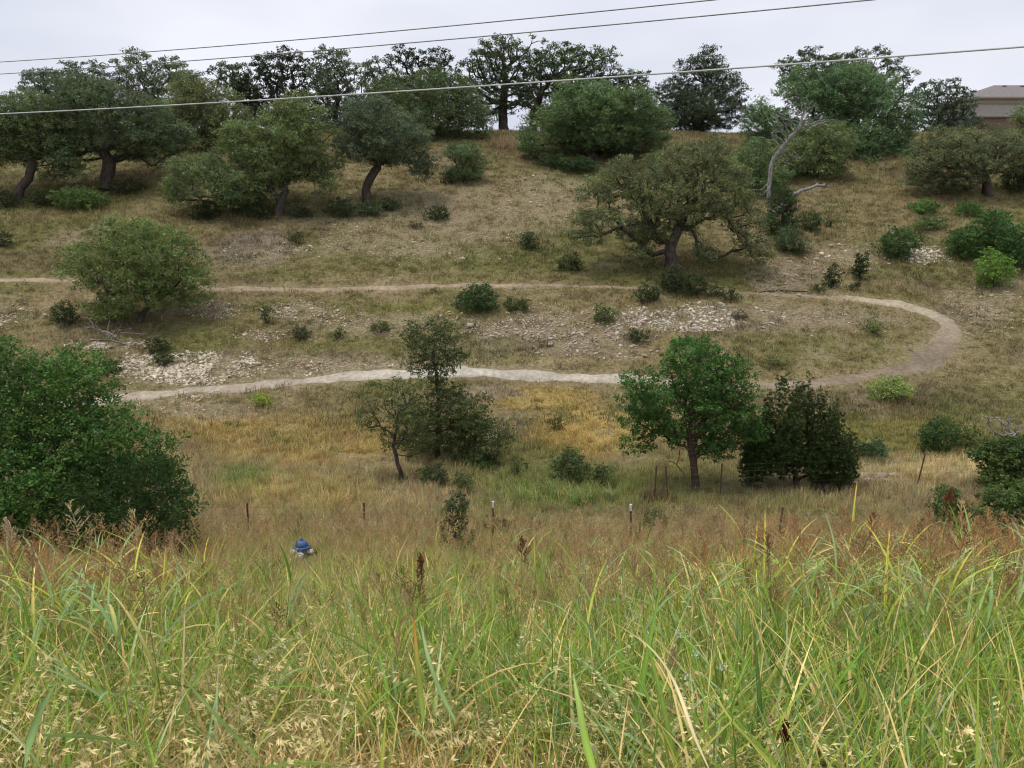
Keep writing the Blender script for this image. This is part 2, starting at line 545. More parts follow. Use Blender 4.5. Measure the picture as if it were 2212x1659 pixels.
def scatter_rocks(x, y, size, colr, g):
    n = len(x)
    z = ground(x, y)
    k = g.integers(0, 6, n)
    T = np.stack(RT)[k]
    tilt = g.normal(0, .25, (n, 2))
    Rm = rot_z(g.uniform(0, 6.28, n))
    V = np.einsum('nij,nkj->nki', Rm, T) * size[:, None, None]
    V[:, :, 2] += V[:, :, 0] * tilt[:, :1] + V[:, :, 1] * tilt[:, 1:]
    V += np.stack([x, y, z + size * .16], -1)[:, None, :]
    F = RF[None] + (np.arange(n) * 12)[:, None, None]
    C = np.repeat((np.array(colr)[None] * np.array([[1.18, 1.12, 1.02]]) * g.uniform(.6, 1.15, (n, 1)))[:, None, :], 12, 1)
    return V.reshape(-1, 3), F.reshape(-1, 3), C.reshape(-1, 3)


big_rocks = []
for ri, (u, v, ru, rv, n, sz, cc, lab) in enumerate(RUBBLE):
    g = np.random.default_rng(200 + ri)
    n = int(n * 1.9)
    a = g.uniform(0, 6.28, n * 3); r = g.random(n * 3) ** .6 * 1.45
    px, py, pz = hit(u + ru * r * np.cos(a), v + rv * r * np.sin(a))
    keep = (fbm(px, py, 1.1, 33 + ri) > .36 + .22 * r * g.random(n * 3)) & (trail_dist(px, py) > 1.0)
    px, py = px[keep][:n], py[keep][:n]
    s = sz * g.lognormal(-.36, .5, len(px))
    big = np.argsort(-s)[:1] if sz >= .06 else np.array([], int)
    for b in big:
        big_rocks.append((px[b], py[b], s[b], cc, lab, ri))
    m = np.ones(len(px), bool); m[big] = False
    V, F, C = scatter_rocks(px[m], py[m], s[m], cc, g)
    c0 = np.array([px.mean(), py.mean(), float(ground(px.mean(), py.mean()))])
    o = new_obj('limestone_rubble', arr_mesh('limestone_rubble', V - c0, F, C, M_ROCK))
    o.location = c0
    tag(o, lab, 'rubble', 'limestone rubble on the slope', 'stuff')
rock_mesh = [arr_mesh('limestone_rock', V, RF, np.full((12, 3), 1.) * np.array([[.46, .42, .35]]), M_ROCK) for V in RT]
PLACE = {}
for (x, y, s, cc, lab, ri) in big_rocks:
    o = new_obj('limestone_rock', rock_mesh[int(rng.integers(0, 6))])
    o.location = (x, y, float(ground(x, y)) + s * .2)
    o.scale = (s * .95,) * 3
    o.rotation_euler = (rng.normal(0, .2), rng.normal(0, .2), rng.uniform(0, 6))
    tag(o, 'largest block in the ' + lab, 'rock', 'largest blocks of the rubble')
for (u, v, s, lab) in [(960, 722, .09, 'lone white rock on the slope left of the tall thin tree'), (1930, 1028, .17, 'pale tan boulder at the fence right of the juniper'),
                       (1655, 656, .1, 'white rock right of the trunk of the big spreading oak'), (808, 1276, .2, 'grey-white rock half hidden in the grass on the near bank'),
                       (620, 1112, .08, 'small pale rock in the golden grass below the lower trail'), (1780, 1052, .16, 'grey rock left of the dark juniper by the fence'),
                       (1840, 1046, .2, 'dark-stained rock under the dark juniper by the fence')]:
    x, y, z = hit(u, v)
    o = new_obj('boulder' if s > .15 else 'limestone_rock', rock_mesh[int(rng.integers(0, 6))])
    o.location = (x, y, z + s * .25); o.scale = (s * 1.2, s, s * 1.2); o.rotation_euler = (0, 0, rng.uniform(0, 6))
    tag(o, lab, 'rock')

# ------------------------------------------------------------------ trees and shrubs
def grow(trunk, clumps, g, r_base, attach_from=.45, wob=.07, taper=.45):
    """join foliage clumps to a trunk by short, economical limbs"""
    P = []; par = []; pl = []
    P.append(trunk[0]); par.append(-1); pl.append(0.)
    for i in range(len(trunk) - 1):
        d = np.linalg.norm(trunk[i + 1] - trunk[i]); n = max(2, int(d / .35))
        for k in range(1, n + 1):
            q = trunk[i] + (trunk[i + 1] - trunk[i]) * k / n + g.normal(0, .025 + .03 * r_base, 3) * (k < n)
            pl.append(pl[-1] + np.linalg.norm(q - P[-1])); P.append(q); par.append(len(P) - 2)
    nt_ = len(P)
    cap = nt_ + len(clumps) * 12 + 10
    A = np.zeros((cap, 3)); A[:nt_] = P
    PL = np.zeros(cap); PL[:nt_] = pl
    PR = np.full(cap, -1); PR[:nt_] = par
    att0 = int(nt_ * attach_from); cnt = nt_
    top = A[nt_ - 1]
    tips = []
    for c in clumps[np.argsort(np.linalg.norm(clumps - top, axis=1))]:
        v = A[att0:cnt] - c
        d = np.sqrt((v * v).sum(1))
        j = int(np.argmin(d + .28 * PL[att0:cnt] + .25 * np.maximum(v[:, 2], 0))) + att0
        dj = np.linalg.norm(A[j] - c)
        pd = A[j] - A[PR[j]] if PR[j] >= 0 else np.array([0, 0, 1.])
        pd = pd / (np.linalg.norm(pd) + 1e-9)
        n = min(10, max(2, int(dj / .4)))
        ctrl = A[j] + pd * dj * .38 + g.normal(0, wob, 3) * dj
        t = (np.arange(1, n + 1) / n)[:, None]
        Q = (1 - t) ** 2 * A[j] + 2 * t * (1 - t) * ctrl + t * t * c
        Q[:-1] += g.normal(0, wob * .35, (n - 1, 3)) * min(dj, 1.5)
        A[cnt:cnt + n] = Q
        PR[cnt] = j; PR[cnt + 1:cnt + n] = np.arange(cnt, cnt + n - 1)
        L_ = np.linalg.norm(np.diff(np.vstack([A[j], Q]), axis=0), axis=1)
        PL[cnt:cnt + n] = PL[j] + np.cumsum(L_)
        cnt += n
        tips.append(cnt - 1)
    A = A[:cnt]; PR = PR[:cnt]
    w = np.zeros(cnt); w[tips] = 1.0; w[:nt_] += 0.01
    for i in range(cnt - 1, 0, -1):
        w[PR[i]] += w[i]
    r = (w / w[0]) ** (1 / 2.25) * r_base
    r = np.maximum(r, r_base * (.085 if taper > .5 else .02))
    for i in range(nt_):           # flare at the foot, steady taper up the bole
        r[i] = max(r[i], r_base * (1 - taper * i / nt_)) * (1 + .35 * max(0, 1 - i / 2.0))
    return A, PR, r, w


def limb_mesh(A, PR, r, w, rmin):
    n = len(A)
    best = np.full(n, -1)
    for i in range(1, n):
        p = PR[i]
        if best[p] < 0 or w[i] > w[best[p]]:
            best[p] = i
    Vs = []; Fs = []; b = 0
    starts = [0] + [i for i in range(1, n) if best[PR[i]] != i]
    for s in starts:
        ch = [] if s == 0 else [PR[s]]
        rr = [] if s == 0 else [min(r[s] * 1.15, r[PR[s]])]
        i = s
        while i >= 0:
            ch.append(i); rr.append(r[i]); i = best[i]
        if len(ch) < 2 or max(rr) < rmin:
            continue
        rr = np.array(rr); rr[-1] *= .45
        m = 8 if rr.max() > .12 else (5 if rr.max() > .03 else 3)
        V, F = tube_arrays(A[ch], rr, m)
        Vs.append(V); Fs.append(F + b); b += len(V)
    return np.vstack(Vs), np.vstack(Fs)


def leaves(centres, g, nper, puff, L_, colr, quad, up=.55, asp=.55, outward=None, twigs=9, var=.22, flat=.62):
    n = len(centres)
    tw = g.normal(0, 1, (n, twigs, 3)); tw /= np.linalg.norm(tw, axis=2, keepdims=True)
    tw *= (g.random((n, twigs, 1)) ** .45) * puff
    tw[:, :, 2] *= flat
    T = (centres[:, None, :] + tw).reshape(-1, 3)
    k = max(1, int(round(nper / twigs)))
    m = len(T)
    off = g.normal(0, puff * .17, (m, k, 3)); off[:, :, 2] *= .7
    C = (T[:, None, :] + off).reshape(-1, 3)
    N = len(C)
    nv = g.normal(0, .6, (N, 3)); nv[:, 2] += up
    nv /= np.linalg.norm(nv, axis=1, keepdims=True) + 1e-9
    t = np.cross(nv, g.normal(0, 1, (N, 3))); t /= np.linalg.norm(t, axis=1, keepdims=True) + 1e-9
    s = np.cross(nv, t)
    ll = (L_ * np.clip(g.lognormal(-.05, .32, N), .45, 1.9))[:, None]
    a = C - t * ll * .5; b = C + t * ll * .5
    c1 = C + s * ll * asp * .5; c2 = C - s * ll * asp * .5
    cb = np.repeat(np.repeat(g.normal(1, var, n), twigs), k) * g.normal(1, var * .8, N)
    cb = cb * np.repeat(g.normal(1, var * .6, m), k)
    cb = np.clip(cb, .35, 2.0)[:, None]
    hue = np.repeat(np.repeat(g.normal(0, .5, n), twigs), k)[:, None] + g.normal(0, .5, (N, 1))
    base = np.array(colr)[None] * cb * (1 + hue * np.array([[.10, .02, -.08]]))
    base = np.clip(base, .004, 1)
    if quad:
        c1 = c1 + nv * ll * .10; c2 = c2 + nv * ll * .10
        V = np.stack([a, c1, b, c2], 1).reshape(-1, 3)
        i = np.arange(N) * 4
        F = np.stack([np.stack([i, i + 1, i + 2], 1), np.stack([i, i + 2, i + 3], 1)], 1).reshape(-1, 3)
        Cc = np.repeat(base, 4, 0)
    else:
        V = np.stack([a, b + s * ll * asp * .5, b - s * ll * asp * .5], 1).reshape(-1, 3)
        F = np.arange(N * 3).reshape(-1, 3)
        Cc = np.repeat(base, 3, 0)
    return V, F, Cc


def poisson(cand, s, nmax):
    keep = np.zeros((nmax, 3)); n = 0
    for p in cand:
        if n == 0 or (((keep[:n] - p) ** 2).sum(1).min() > s * s):
            keep[n] = p; n += 1
            if n >= nmax: break
    return keep[:n]


tri_total = [0]
seed_no = [1000]


def plant(name, label, cat, base, lobes, trunk=None, tr=7, colr=(.06, .075, .035), leaf=.15, spc=.55, nper=80, quad=False, ydist=None, bark=None,
          up=.55, asp=.55, shell=.3, puff=None, attach=.45, group=None, rmin=.012, bumps=5, var=.17, flat=.62, parts=('trunk', 'crown'), twigs=9, wob=.07, dead=False,
          depthf=.85, nmax=420, gap=None):
    """base: photo position of the foot; lobes: (u, v, ru, rv) masses of the crown in the photo"""
    seed_no[0] += 1
    if quad:
        nper = int(nper * 1.35); colr = tuple(c * q for c, q in zip(colr, (1.75, 1.8, 1.45)))
    elif parts[1] == 'crown':
        rmin = max(rmin, .02); leaf *= .80; nper = int(nper * 1.65); twigs = 14; colr = tuple(c * q for c, q in zip(colr, (2.15, 2.3, 2.1)))
    else:
        nper = int(nper * 1.3); leaf *= .9; colr = tuple(c * q for c, q in zip(colr, (1.55, 1.7, 1.4)))
    g = np.random.default_rng(seed_no[0])
    if ydist is None:
        x, y, z = [float(c) for c in hit(base[0], base[1])]
    else:
        p = at_depth(base[0], base[1], ydist); x, y = p[0], p[1]; z = float(ground(x, y))
    B = np.array([x, y, z - .06])
    k = scale_at(B)
    # crown masses
    E = []
    for i, lb in enumerate(lobes):
        u, v, ru, rv = lb[:4]
        dy = (lb[4] if len(lb) > 4 else float(g.uniform(-.35, .35)) * ru * k)
        c = at_depth(u, v, y + dy)
        rx, rz = ru * k, rv * k
        ry = depthf * .5 * (rx + max(rx, rz)) if len(lobes) < 3 else depthf * max(rx, rz)
        E.append((c, np.array([rx, ry, rz])))
        for _ in range(bumps):
            d = g.normal(0, 1, 3); d[2] = abs(d[2]) * .9 - .25; d /= np.linalg.norm(d)
            f = g.uniform(.2, .48)
            E.append((c + d * np.array([rx, ry, rz]) * .88, np.array([rx, ry, rz]) * f))
    cand = []
    for (c, r) in E:
        vol = (r[0] * r[1] * r[2]) ** (2 / 3)
        n = int(60 + 900 * vol / (spc * spc) / 14)
        d = g.normal(0, 1, (n, 3)); d /= np.linalg.norm(d, axis=1, keepdims=True)
        cand.append(c + d * r * (g.random((n, 1)) ** shell) * .93)
    cand = np.vstack(cand); g.shuffle(cand)
    cand = cand[cand[:, 2] > ground(cand[:, 0], cand[:, 1]) + .05]
    if parts[1] == 'crown':      # uneven outline: hollows between the masses
        cn = vnoise(cand[:, 0] + cand[:, 2] * .73, cand[:, 1] * .8 - cand[:, 2] * .61, spc * 2.3, seed_no[0] % 89)
        cand = cand[cn > (gap if gap is not None else (.16 if quad else .31))]
    cl = poisson(cand, spc, nmax)
    # trunk
    if trunk:
        tp = [B] + [at_depth(u, v, y + (t[2] if len(t := tt) > 2 else 0.)) for tt in trunk for (u, v) in [tt[:2]]]
    else:
        c = cl.mean(0)
        h = max(.25, .35 * (c[2] - B[2]))
        tp = [B, B + np.array([(c[0] - B[0]) * .12, (c[1] - B[1]) * .12, h])]
    A, PR, r, w = grow(np.array(tp), cl, g, max(tr * k, .012), attach, wob, .86 if dead else .45)
    root = empty(name, B, label, cat, group)
    V, F = limb_mesh(A - B, PR, r, w, rmin)
    new_obj(parts[0], arr_mesh(parts[0], V, F, None, bark or M_BARK, True), root)
    nt_ = len(V)
    if not dead:
        pf = puff or spc * 1.15
        V, F, C = leaves(cl - B, g, nper, pf, leaf, colr, quad, up, asp, None, twigs, var, flat)
        gz = ground(V[:, 0] + B[0], V[:, 1] + B[1]) - B[2] + .01
        V[:, 2] = np.maximum(V[:, 2], gz)
        new_obj(parts[1], arr_mesh(parts[1], V, F, C, M_LEAF), root)
        tri_total[0] += len(F)
    return root


# foliage colours
DK = (.042, .058, .026); OAK = (.062, .078, .034); OLV = (.088, .096, .042); GRY = (.062, .078, .048); FRESH = (.070, .125, .036); BRT = (.115, .185, .045)
LIME = (.20, .25, .05); JUN = (.030, .046, .018); HACK = (.052, .098, .036); BLK = (.026, .034, .020)

FAR = dict(leaf=.17, spc=.58, nper=84)
SKY = dict(leaf=.17, spc=.62, nper=66, shell=.42, var=.18, puff=.42)
# --- skyline rank, beyond the crest
G1 = 'oaks along the skyline'
plant('oak_tree', 'thin grey-green tree at the far left end of the skyline', 'tree', (140, 330), [(140, 200, 95, 55), (190, 165, 50, 28), (90, 175, 40, 25), (150, 260, 110, 45)], ydist=70, colr=GRY, group=G1, **SKY)
plant('oak_tree', 'feathery pale tree on the skyline left of the dark gappy oak', 'tree', (340, 330), [(320, 190, 75, 75), (390, 190, 55, 55), (300, 135, 40, 28), (340, 255, 95, 48)], ydist=74, colr=(.075, .088, .052), group=G1, **SKY)
plant('oak_tree', 'dark gappy oak on the skyline above the pale round tree', 'tree', (600, 320), [(595, 160, 70, 50), (560, 200, 60, 50), (640, 195, 50, 45), (600, 235, 80, 50), (640, 270, 60, 35)], trunk=[(602, 280), (600, 230)], ydist=76, colr=BLK, tr=8, group=G1, leaf=.19, spc=.72, nper=64, shell=.4, puff=.42)
plant('oak_tree', 'small dark oak peeping over the olive tree on the skyline', 'tree', (510, 320), [(500, 165, 50, 35), (520, 210, 50, 50), (520, 265, 70, 42)], ydist=75, colr=DK, group=G1, **SKY)
plant('oak_tree', 'feathery dark tree on the skyline with a spiky top', 'tree', (730, 320), [(730, 180, 65, 65), (720, 135, 35, 28), (700, 230, 60, 50), (740, 270, 80, 36)], ydist=76, colr=GRY, group=G1, **SKY)
plant('oak_tree', 'wispy small tree on the skyline between the feathery tree and the gappy oak', 'tree', (815, 320), [(815, 170, 38, 45), (820, 230, 40, 60), (815, 275, 60, 30)], ydist=78, colr=GRY, group=G1, **SKY)
plant('oak_tree', 'gappy dark crown showing behind the domed oak on the crest', 'tree', (915, 320), [(880, 135, 40, 30), (945, 130, 42, 28), (910, 185, 60, 50)], trunk=[(913, 260), (912, 200)], ydist=80, colr=BLK, group=G1, leaf=.19, spc=.7, nper=62, shell=.4, puff=.4)
plant('oak_tree', 'tallest open oak on the skyline with a visible dark trunk', 'tree', (1087, 292), [(1090, 130, 75, 55), (1040, 160, 55, 45), (1110, 195, 65, 50), (1050, 220, 55, 45), (1130, 110, 45, 35)], trunk=[(1086, 250), (1088, 205), (1092, 160)], tr=10, ydist=76, colr=DK, group=G1, leaf=.18, spc=.72, nper=62, shell=.42, puff=.45)
plant('oak_tree', 'broad open oak on the skyline just right of the tallest one', 'tree', (1150, 292), [(1210, 140, 75, 48), (1270, 150, 60, 50), (1180, 200, 70, 55), (1260, 210, 75, 50), (1320, 175, 40, 35), (1200, 250, 60, 32)], trunk=[(1152, 250), (1170, 200)], tr=9, ydist=78, colr=(.048, .066, .028), group=G1, leaf=.18, spc=.68, nper=66, shell=.42, puff=.45)
plant('oak_tree', 'dark low oak on the skyline peeping over the big rounded oak', 'tree', (1345, 300), [(1350, 195, 55, 40), (1310, 230, 60, 45), (1385, 215, 30, 30), (1400, 265, 60, 30)], ydist=79, colr=DK, group=G1, **SKY)
plant('oak_tree', 'lone rounded oak standing clear on the skyline', 'tree', (1512, 290), [(1515, 165, 60, 45), (1470, 205, 55, 45), (1560, 200, 50, 50), (1510, 235, 85, 45), (1500, 145, 35, 25), (1580, 235, 35, 40), (1450, 250, 40, 32), (1510, 265, 80, 22)], trunk=[(1513, 262), (1514, 215)], tr=8, ydist=76, colr=(.040, .052, .030), group=G1, leaf=.17, spc=.6, nper=74, shell=.4, puff=.5)
plant('oak_tree', 'dark crown behind the great dense oak on the right', 'tree', (1820, 330), [(1760, 150, 75, 45), (1850, 140, 80, 40), (1920, 175, 50, 50), (1830, 200, 110, 60)], ydist=80, colr=DK, group=G1, **SKY)
plant('oak_tree', 'grey-green tree between the great dense oak and the house', 'tree', (2035, 330), [(2030, 205, 45, 38), (2070, 225, 40, 40), (2000, 250, 45, 50), (2050, 280, 70, 45), (1975, 300, 50, 40)], ydist=80, colr=(.048, .068, .044), group=G1, **SKY)
# --- trees near the crest
G2 = 'oaks on the upper slope'
plant('oak_tree', 'domed mid-green oak on the crest below the gappy crowns', 'tree', (945, 322), [(930, 220, 115, 70), (1000, 260, 65, 45), (850, 220, 60, 50), (900, 265, 80, 40), (1010, 290, 50, 30), (870, 295, 60, 22)], trunk=[(938, 290), (930, 260)], tr=8, ydist=69, colr=OAK, group=G2, **FAR)
plant('oak_tree', 'olive tree behind, between the dark oak and the pale round tree', 'tree', (445, 372), [(440, 230, 80, 65), (420, 190, 45, 35), (490, 270, 60, 50), (400, 290, 45, 35), (450, 315, 80, 28)], trunk=[(447, 330), (440, 290)], ydist=65, tr=8, colr=OLV, group=G2, **FAR)
plant('oak_tree', 'broad rounded oak on the crest with arching lower limbs', 'tree', (1280, 362), [(1280, 240, 110, 58), (1190, 275, 65, 48), (1380, 265, 65, 52), (1300, 290, 120, 38), (1150, 310, 40, 28), (1410, 305, 35, 30)],
      trunk=[(1278, 335), (1272, 312)], tr=13, colr=(.078, .108, .048), ydist=63, group=G2, leaf=.165, spc=.55, nper=96, nmax=560)
plant('oak_tree', 'great dense dark green oak mass right of the dead snag', 'tree', (1830, 372), [(1780, 230, 100, 75), (1880, 240, 85, 85), (1700, 240, 70, 60), (1650, 270, 50, 48), (1850, 310, 110, 50), (1930, 300, 45, 60), (1750, 300, 80, 45), (1830, 175, 70, 38), (1690, 320, 70, 38), (1870, 350, 90, 28), (1780, 350, 60, 25)],
      trunk=[(1828, 345), (1822, 320)], tr=13, colr=(.070, .104, .048), ydist=64, group=G2, leaf=.17, spc=.58, nper=92, nmax=560)
plant('oak_tree', 'leaning oak with a forked trunk at the left edge', 'tree', (38, 430), [(60, 250, 100, 50), (-10, 270, 80, 55), (120, 300, 60, 45), (40, 305, 110, 45), (150, 350, 35, 30), (-40, 330, 45, 40)],
      trunk=[(45, 405), (62, 385), (70, 360)], tr=9, colr=(.076, .096, .046), group=G2, attach=.5, leaf=.15, spc=.5, nper=84)
plant('oak_tree', 'dark spreading oak with a thick black trunk on the left slope', 'tree', (231, 408), [(220, 240, 110, 60), (140, 260, 60, 55), (310, 280, 75, 60), (230, 310, 120, 42), (340, 330, 45, 38), (130, 325, 50, 32), (190, 200, 70, 35), (110, 370, 40, 22), (370, 300, 45, 45)],
      trunk=[(230, 385), (236, 352)], tr=14, colr=(.066, .084, .044), group=G2, leaf=.15, spc=.5, nper=88)
plant('oak_tree', 'large pale olive round tree in the middle of the left slope', 'tree', (602, 467), [(610, 290, 100, 60), (540, 310, 60, 60), (680, 310, 55, 60), (610, 350, 110, 50), (640, 250, 70, 40), (700, 370, 35, 45), (560, 390, 50, 40)],
      trunk=[(606, 440), (618, 412)], tr=9, colr=(.088, .108, .045), group=G2, leaf=.14, spc=.46, nper=86)
plant('oak_tree', 'low sprawling oak with a nearly lying limb beside the round tree', 'tree', (575, 468), [(440, 375, 60, 45), (500, 400, 70, 45), (390, 410, 45, 30), (470, 425, 60, 30), (540, 430, 40, 35)],
      trunk=[(545, 452), (500, 445), (450, 436)], tr=6, colr=(.078, .10, .044), group=G2, attach=.4, leaf=.14, spc=.45, nper=84)
plant('oak_tree', 'small crooked oak with a grey-green umbrella crown', 'tree', (795, 440), [(820, 270, 75, 45), (770, 300, 45, 45), (880, 310, 50, 45), (820, 320, 80, 38), (910, 355, 28, 32), (790, 240, 50, 25)],
      trunk=[(790, 410), (800, 385), (815, 362), (812, 335)], tr=9, colr=(.070, .086, .052), group=G2, attach=.6, leaf=.14, spc=.45, nper=86)
plant('small_tree', 'little two-tiered evergreen on the slope below the crest', 'tree', (1005, 395), [(1000, 330, 38, 24), (1000, 372, 42, 22), (1030, 350, 22, 15)], colr=(.07, .092, .042), tr=4, leaf=.12, spc=.36, nper=70, group=G2)
plant('oak_tree', 'yellow-green scrubby tree behind the dead snag', 'tree', (1760, 386), [(1765, 305, 60, 42), (1800, 335, 35, 45), (1720, 340, 50, 40), (1780, 365, 50, 20)], colr=(.092, .112, .048), tr=6, group=G2, leaf=.14, spc=.46, nper=80)
plant('small_tree', 'light green bushy tree left of the dead snag', 'tree', (1640, 420), [(1635, 340, 48, 40), (1650, 385, 50, 40), (1600, 360, 25, 25)], colr=(.075, .105, .045), tr=4, leaf=.14, spc=.45, nper=76)
plant('oak_tree', 'open olive oak with wide forked limbs below the house', 'tree', (2135, 426), [(2070, 310, 65, 38), (2150, 318, 65, 38), (2010, 345, 55, 42), (2090, 350, 80, 45), (2200, 340, 60, 45), (1990, 385, 40, 26), (2060, 395, 50, 22)],
      trunk=[(2132, 400), (2125, 365)], tr=9, colr=(.080, .090, .046), group=G2, attach=.4, leaf=.13, spc=.5, nper=66, puff=.42)
plant('oak_tree', 'pale green tree at the right edge in front of the house', 'tree', (2240, 400), [(2222, 255, 34, 30), (2275, 240, 55, 45), (2250, 300, 55, 40)], colr=(.092, .115, .05), ydist=66, tr=8, group=G2, **FAR)
plant('shrub', 'dark scrub with bare twigs at the right edge below the open oak', 'shrub', (2205, 420), [(2200, 385, 35, 32), (2235, 390, 30, 36)], colr=DK, tr=3, leaf=.12, spc=.36, nper=60, parts=('stems', 'foliage'))

# --- the large spreading oak in the middle of the slope
plant('oak_tree', 'big spreading olive oak standing alone on the middle slope', 'tree', (1450, 590),
      [(1500, 355, 90, 50), (1430, 375, 60, 45), (1560, 380, 60, 45), (1420, 420, 80, 50), (1560, 420, 75, 60), (1490, 460, 110, 50), (1600, 490, 55, 60), (1400, 500, 70, 32), (1300, 410, 60, 30), (1290, 470, 55, 20), (1270, 510, 50, 14), (1560, 540, 70, 35), (1370, 555, 45, 20), (1640, 540, 25, 35), (1350, 370, 50, 28), (1500, 325, 30, 18)],
      trunk=[(1450, 560), (1448, 535), (1462, 505)], tr=13, colr=(.086, .094, .044), attach=.55, leaf=.125, spc=.42, nper=72, puff=.40, shell=.38, nmax=640, bumps=4, gap=.40, twigs=8)
plant('small_tree', 'dark juniper at the foot of the dead snag', 'tree', (1690, 510), [(1690, 440, 32, 38), (1688, 480, 36, 30)], colr=JUN, tr=4, leaf=.1, spc=.32, nper=80, up=.2)
plant('small_tree', 'slim dull green shrub between the snag and the small junipers', 'shrub', (1700, 548), [(1700, 515, 26, 24), (1725, 530, 24, 18)], colr=(.07, .095, .05), tr=2, leaf=.1, spc=.3, nper=60, parts=('stems', 'foliage'))

# --- bright tree on the left of the slope
plant('small_tree', 'bright green wide tree on the left slope above the brush pile', 'tree', (300, 694),
      [(245, 498, 40, 30), (330, 520, 70, 38), (300, 545, 70, 40), (220, 555, 60, 36), (400, 560, 48, 46), (310, 595, 90, 36), (160, 580, 42, 20), (250, 635, 42, 45), (345, 625, 60, 26), (430, 600, 30, 28), (190, 610, 40, 20), (235, 665, 48, 28), (300, 640, 60, 34), (400, 640, 40, 20), (120, 590, 0.1, 0.1)][:-1],
      trunk=[(312, 672), (335, 650)], tr=6, colr=(.088, .112, .040), attach=.25, leaf=.12, spc=.39, nper=66, quad=False, shell=.40, nmax=560, bumps=5, puff=.42, gap=.27)

# --- foreground and valley-floor trees
NEAR = dict(quad=True, twigs=9)
plant('broadleaf_tree', 'tall leafy fresh green tree at the left edge', 'tree', (120, 1235),
      [(60, 850, 120, 95), (180, 870, 80, 80), (-40, 900, 120, 120), (110, 960, 140, 110), (260, 960, 85, 80), (330, 1000, 55, 60), (30, 1080, 170, 120), (-60, 780, 90, 60), (200, 1060, 130, 100), (20, 760, 40, 30), (370, 1080, 40, 70), (160, 800, 60, 40)],
      trunk=[(125, 1150), (110, 1080)], tr=9, ydist=15.3, colr=(.052, .104, .029), attach=.2, leaf=.066, spc=.28, nper=81, shell=.42, nmax=1150, bumps=4, puff=.36, gap=.12, **NEAR)
plant('juniper_tree', 'dark juniper growing in front of the leafy tree at the left', 'tree', (290, 1245),
      [(300, 1040, 65, 75), (240, 1120, 90, 90), (360, 1130, 55, 95), (300, 1170, 110, 70), (180, 1180, 60, 60)],
      tr=6, ydist=14.2, colr=(.026, .050, .016), attach=.1, leaf=.085, spc=.24, nper=63, up=.1, asp=.26, flat=1.1, shell=.3, nmax=700, puff=.27, **NEAR)
plant('slender_tree', 'tall thin dark tree with a narrow waist left of centre', 'tree', (945, 995),
      [(935, 745, 58, 50, 0), (915, 715, 35, 28, 0), (970, 770, 34, 34, 0), (935, 795, 50, 20, 0), (945, 830, 30, 25, 0), (950, 880, 60, 45, 0), (930, 940, 75, 45, .1), (990, 930, 65, 50, .1), (900, 890, 45, 40, 0)],
      trunk=[(945, 940), (948, 870), (942, 800), (936, 760)], tr=5, colr=(.060, .076, .034), attach=.15, leaf=.062, spc=.24, nper=60, shell=.38, nmax=650, bumps=4, puff=.24, gap=.3, **NEAR)
plant('slender_tree', 'small slanting tree with see-through foliage left of the tall thin tree', 'tree', (868, 1042),
      [(830, 860, 42, 38), (870, 900, 55, 50), (800, 905, 40, 24), (890, 950, 45, 40), (850, 950, 40, 35), (795, 850, 26, 18), (880, 840, 35, 28)],
      trunk=[(858, 1000), (850, 965), (856, 930)], tr=4.5, colr=(.080, .094, .040), attach=.5, leaf=.062, spc=.25, nper=38, shell=.45, nmax=420, puff=.21, **NEAR)
plant('shrub', 'leafy shrub crowding the right side of the tall thin tree', 'shrub', (1030, 1005), [(1020, 905, 45, 50), (1060, 950, 45, 48), (1010, 965, 55, 40), (1040, 870, 25, 25)], tr=3, colr=(.066, .084, .036), leaf=.065, spc=.25, nper=40, puff=.22, parts=('stems', 'foliage'), shell=.4, **NEAR)
plant('broadleaf_tree', 'rounded fresh green tree with a dark banded trunk by the fence', 'tree', (1503, 1062),
      [(1490, 800, 95, 62), (1420, 840, 65, 55), (1560, 850, 65, 60), (1500, 760, 50, 35), (1480, 880, 110, 50), (1400, 910, 55, 42), (1570, 920, 75, 50), (1590, 870, 40, 50), (1380, 960, 35, 22), (1540, 960, 60, 30), (1470, 930, 60, 30)],
      trunk=[(1500, 1020), (1494, 975), (1488, 930)], tr=8, colr=(.052, .108, .033), bark=M_REDBARK, attach=.5, leaf=.07, spc=.28, nper=81, shell=.40, nmax=800, bumps=5, puff=.29, gap=.27, **NEAR)
gj = np.random.default_rng(77)
spires = []
for i in range(44):
    a = gj.uniform(-1, 1)
    top_v = 830 + 95 * abs(a) ** 1.6 + gj.uniform(0, 75)
    hgt = gj.uniform(45, 80)
    spires.append((1718 + 118 * a, top_v + hgt, gj.uniform(9, 17), hgt, gj.uniform(-.7, .7) * (1 - .5 * abs(a))))
for (du, tv, wd) in ((-28, 800, 8), (24, 812, 8), (2, 822, 9), (-60, 842, 8), (58, 838, 8), (88, 868, 8), (-90, 872, 8)):
    spires.append((1718 + du, tv + 48, wd, 50, gj.uniform(-.2, .2)))
for i in range(24):
    spires.append((1718 + 105 * gj.uniform(-1, 1), gj.uniform(965, 1025), gj.uniform(20, 34), gj.uniform(24, 40), gj.uniform(-.8, .8)))
plant('juniper_tree', 'dark spiky-topped juniper beside the rounded tree', 'tree', (1715, 1054), spires,
      tr=6, colr=(.032, .050, .018), attach=.1, leaf=.08, spc=.15, nper=42, up=.05, asp=.26, flat=1.9, bumps=0, shell=.5, nmax=1400, puff=.125, depthf=.6, twigs=6, quad=True)
plant('shrub', 'round-topped green bush at the right edge above the tall grass', 'shrub', (2180, 1062), [(2178, 985, 58, 45), (2225, 995, 50, 58), (2165, 1030, 45, 30), (2210, 1040, 50, 30)], tr=3, colr=(.058, .088, .032), leaf=.07, spc=.22, nper=90, shell=.36, parts=('stems', 'foliage'), puff=.22, **NEAR)
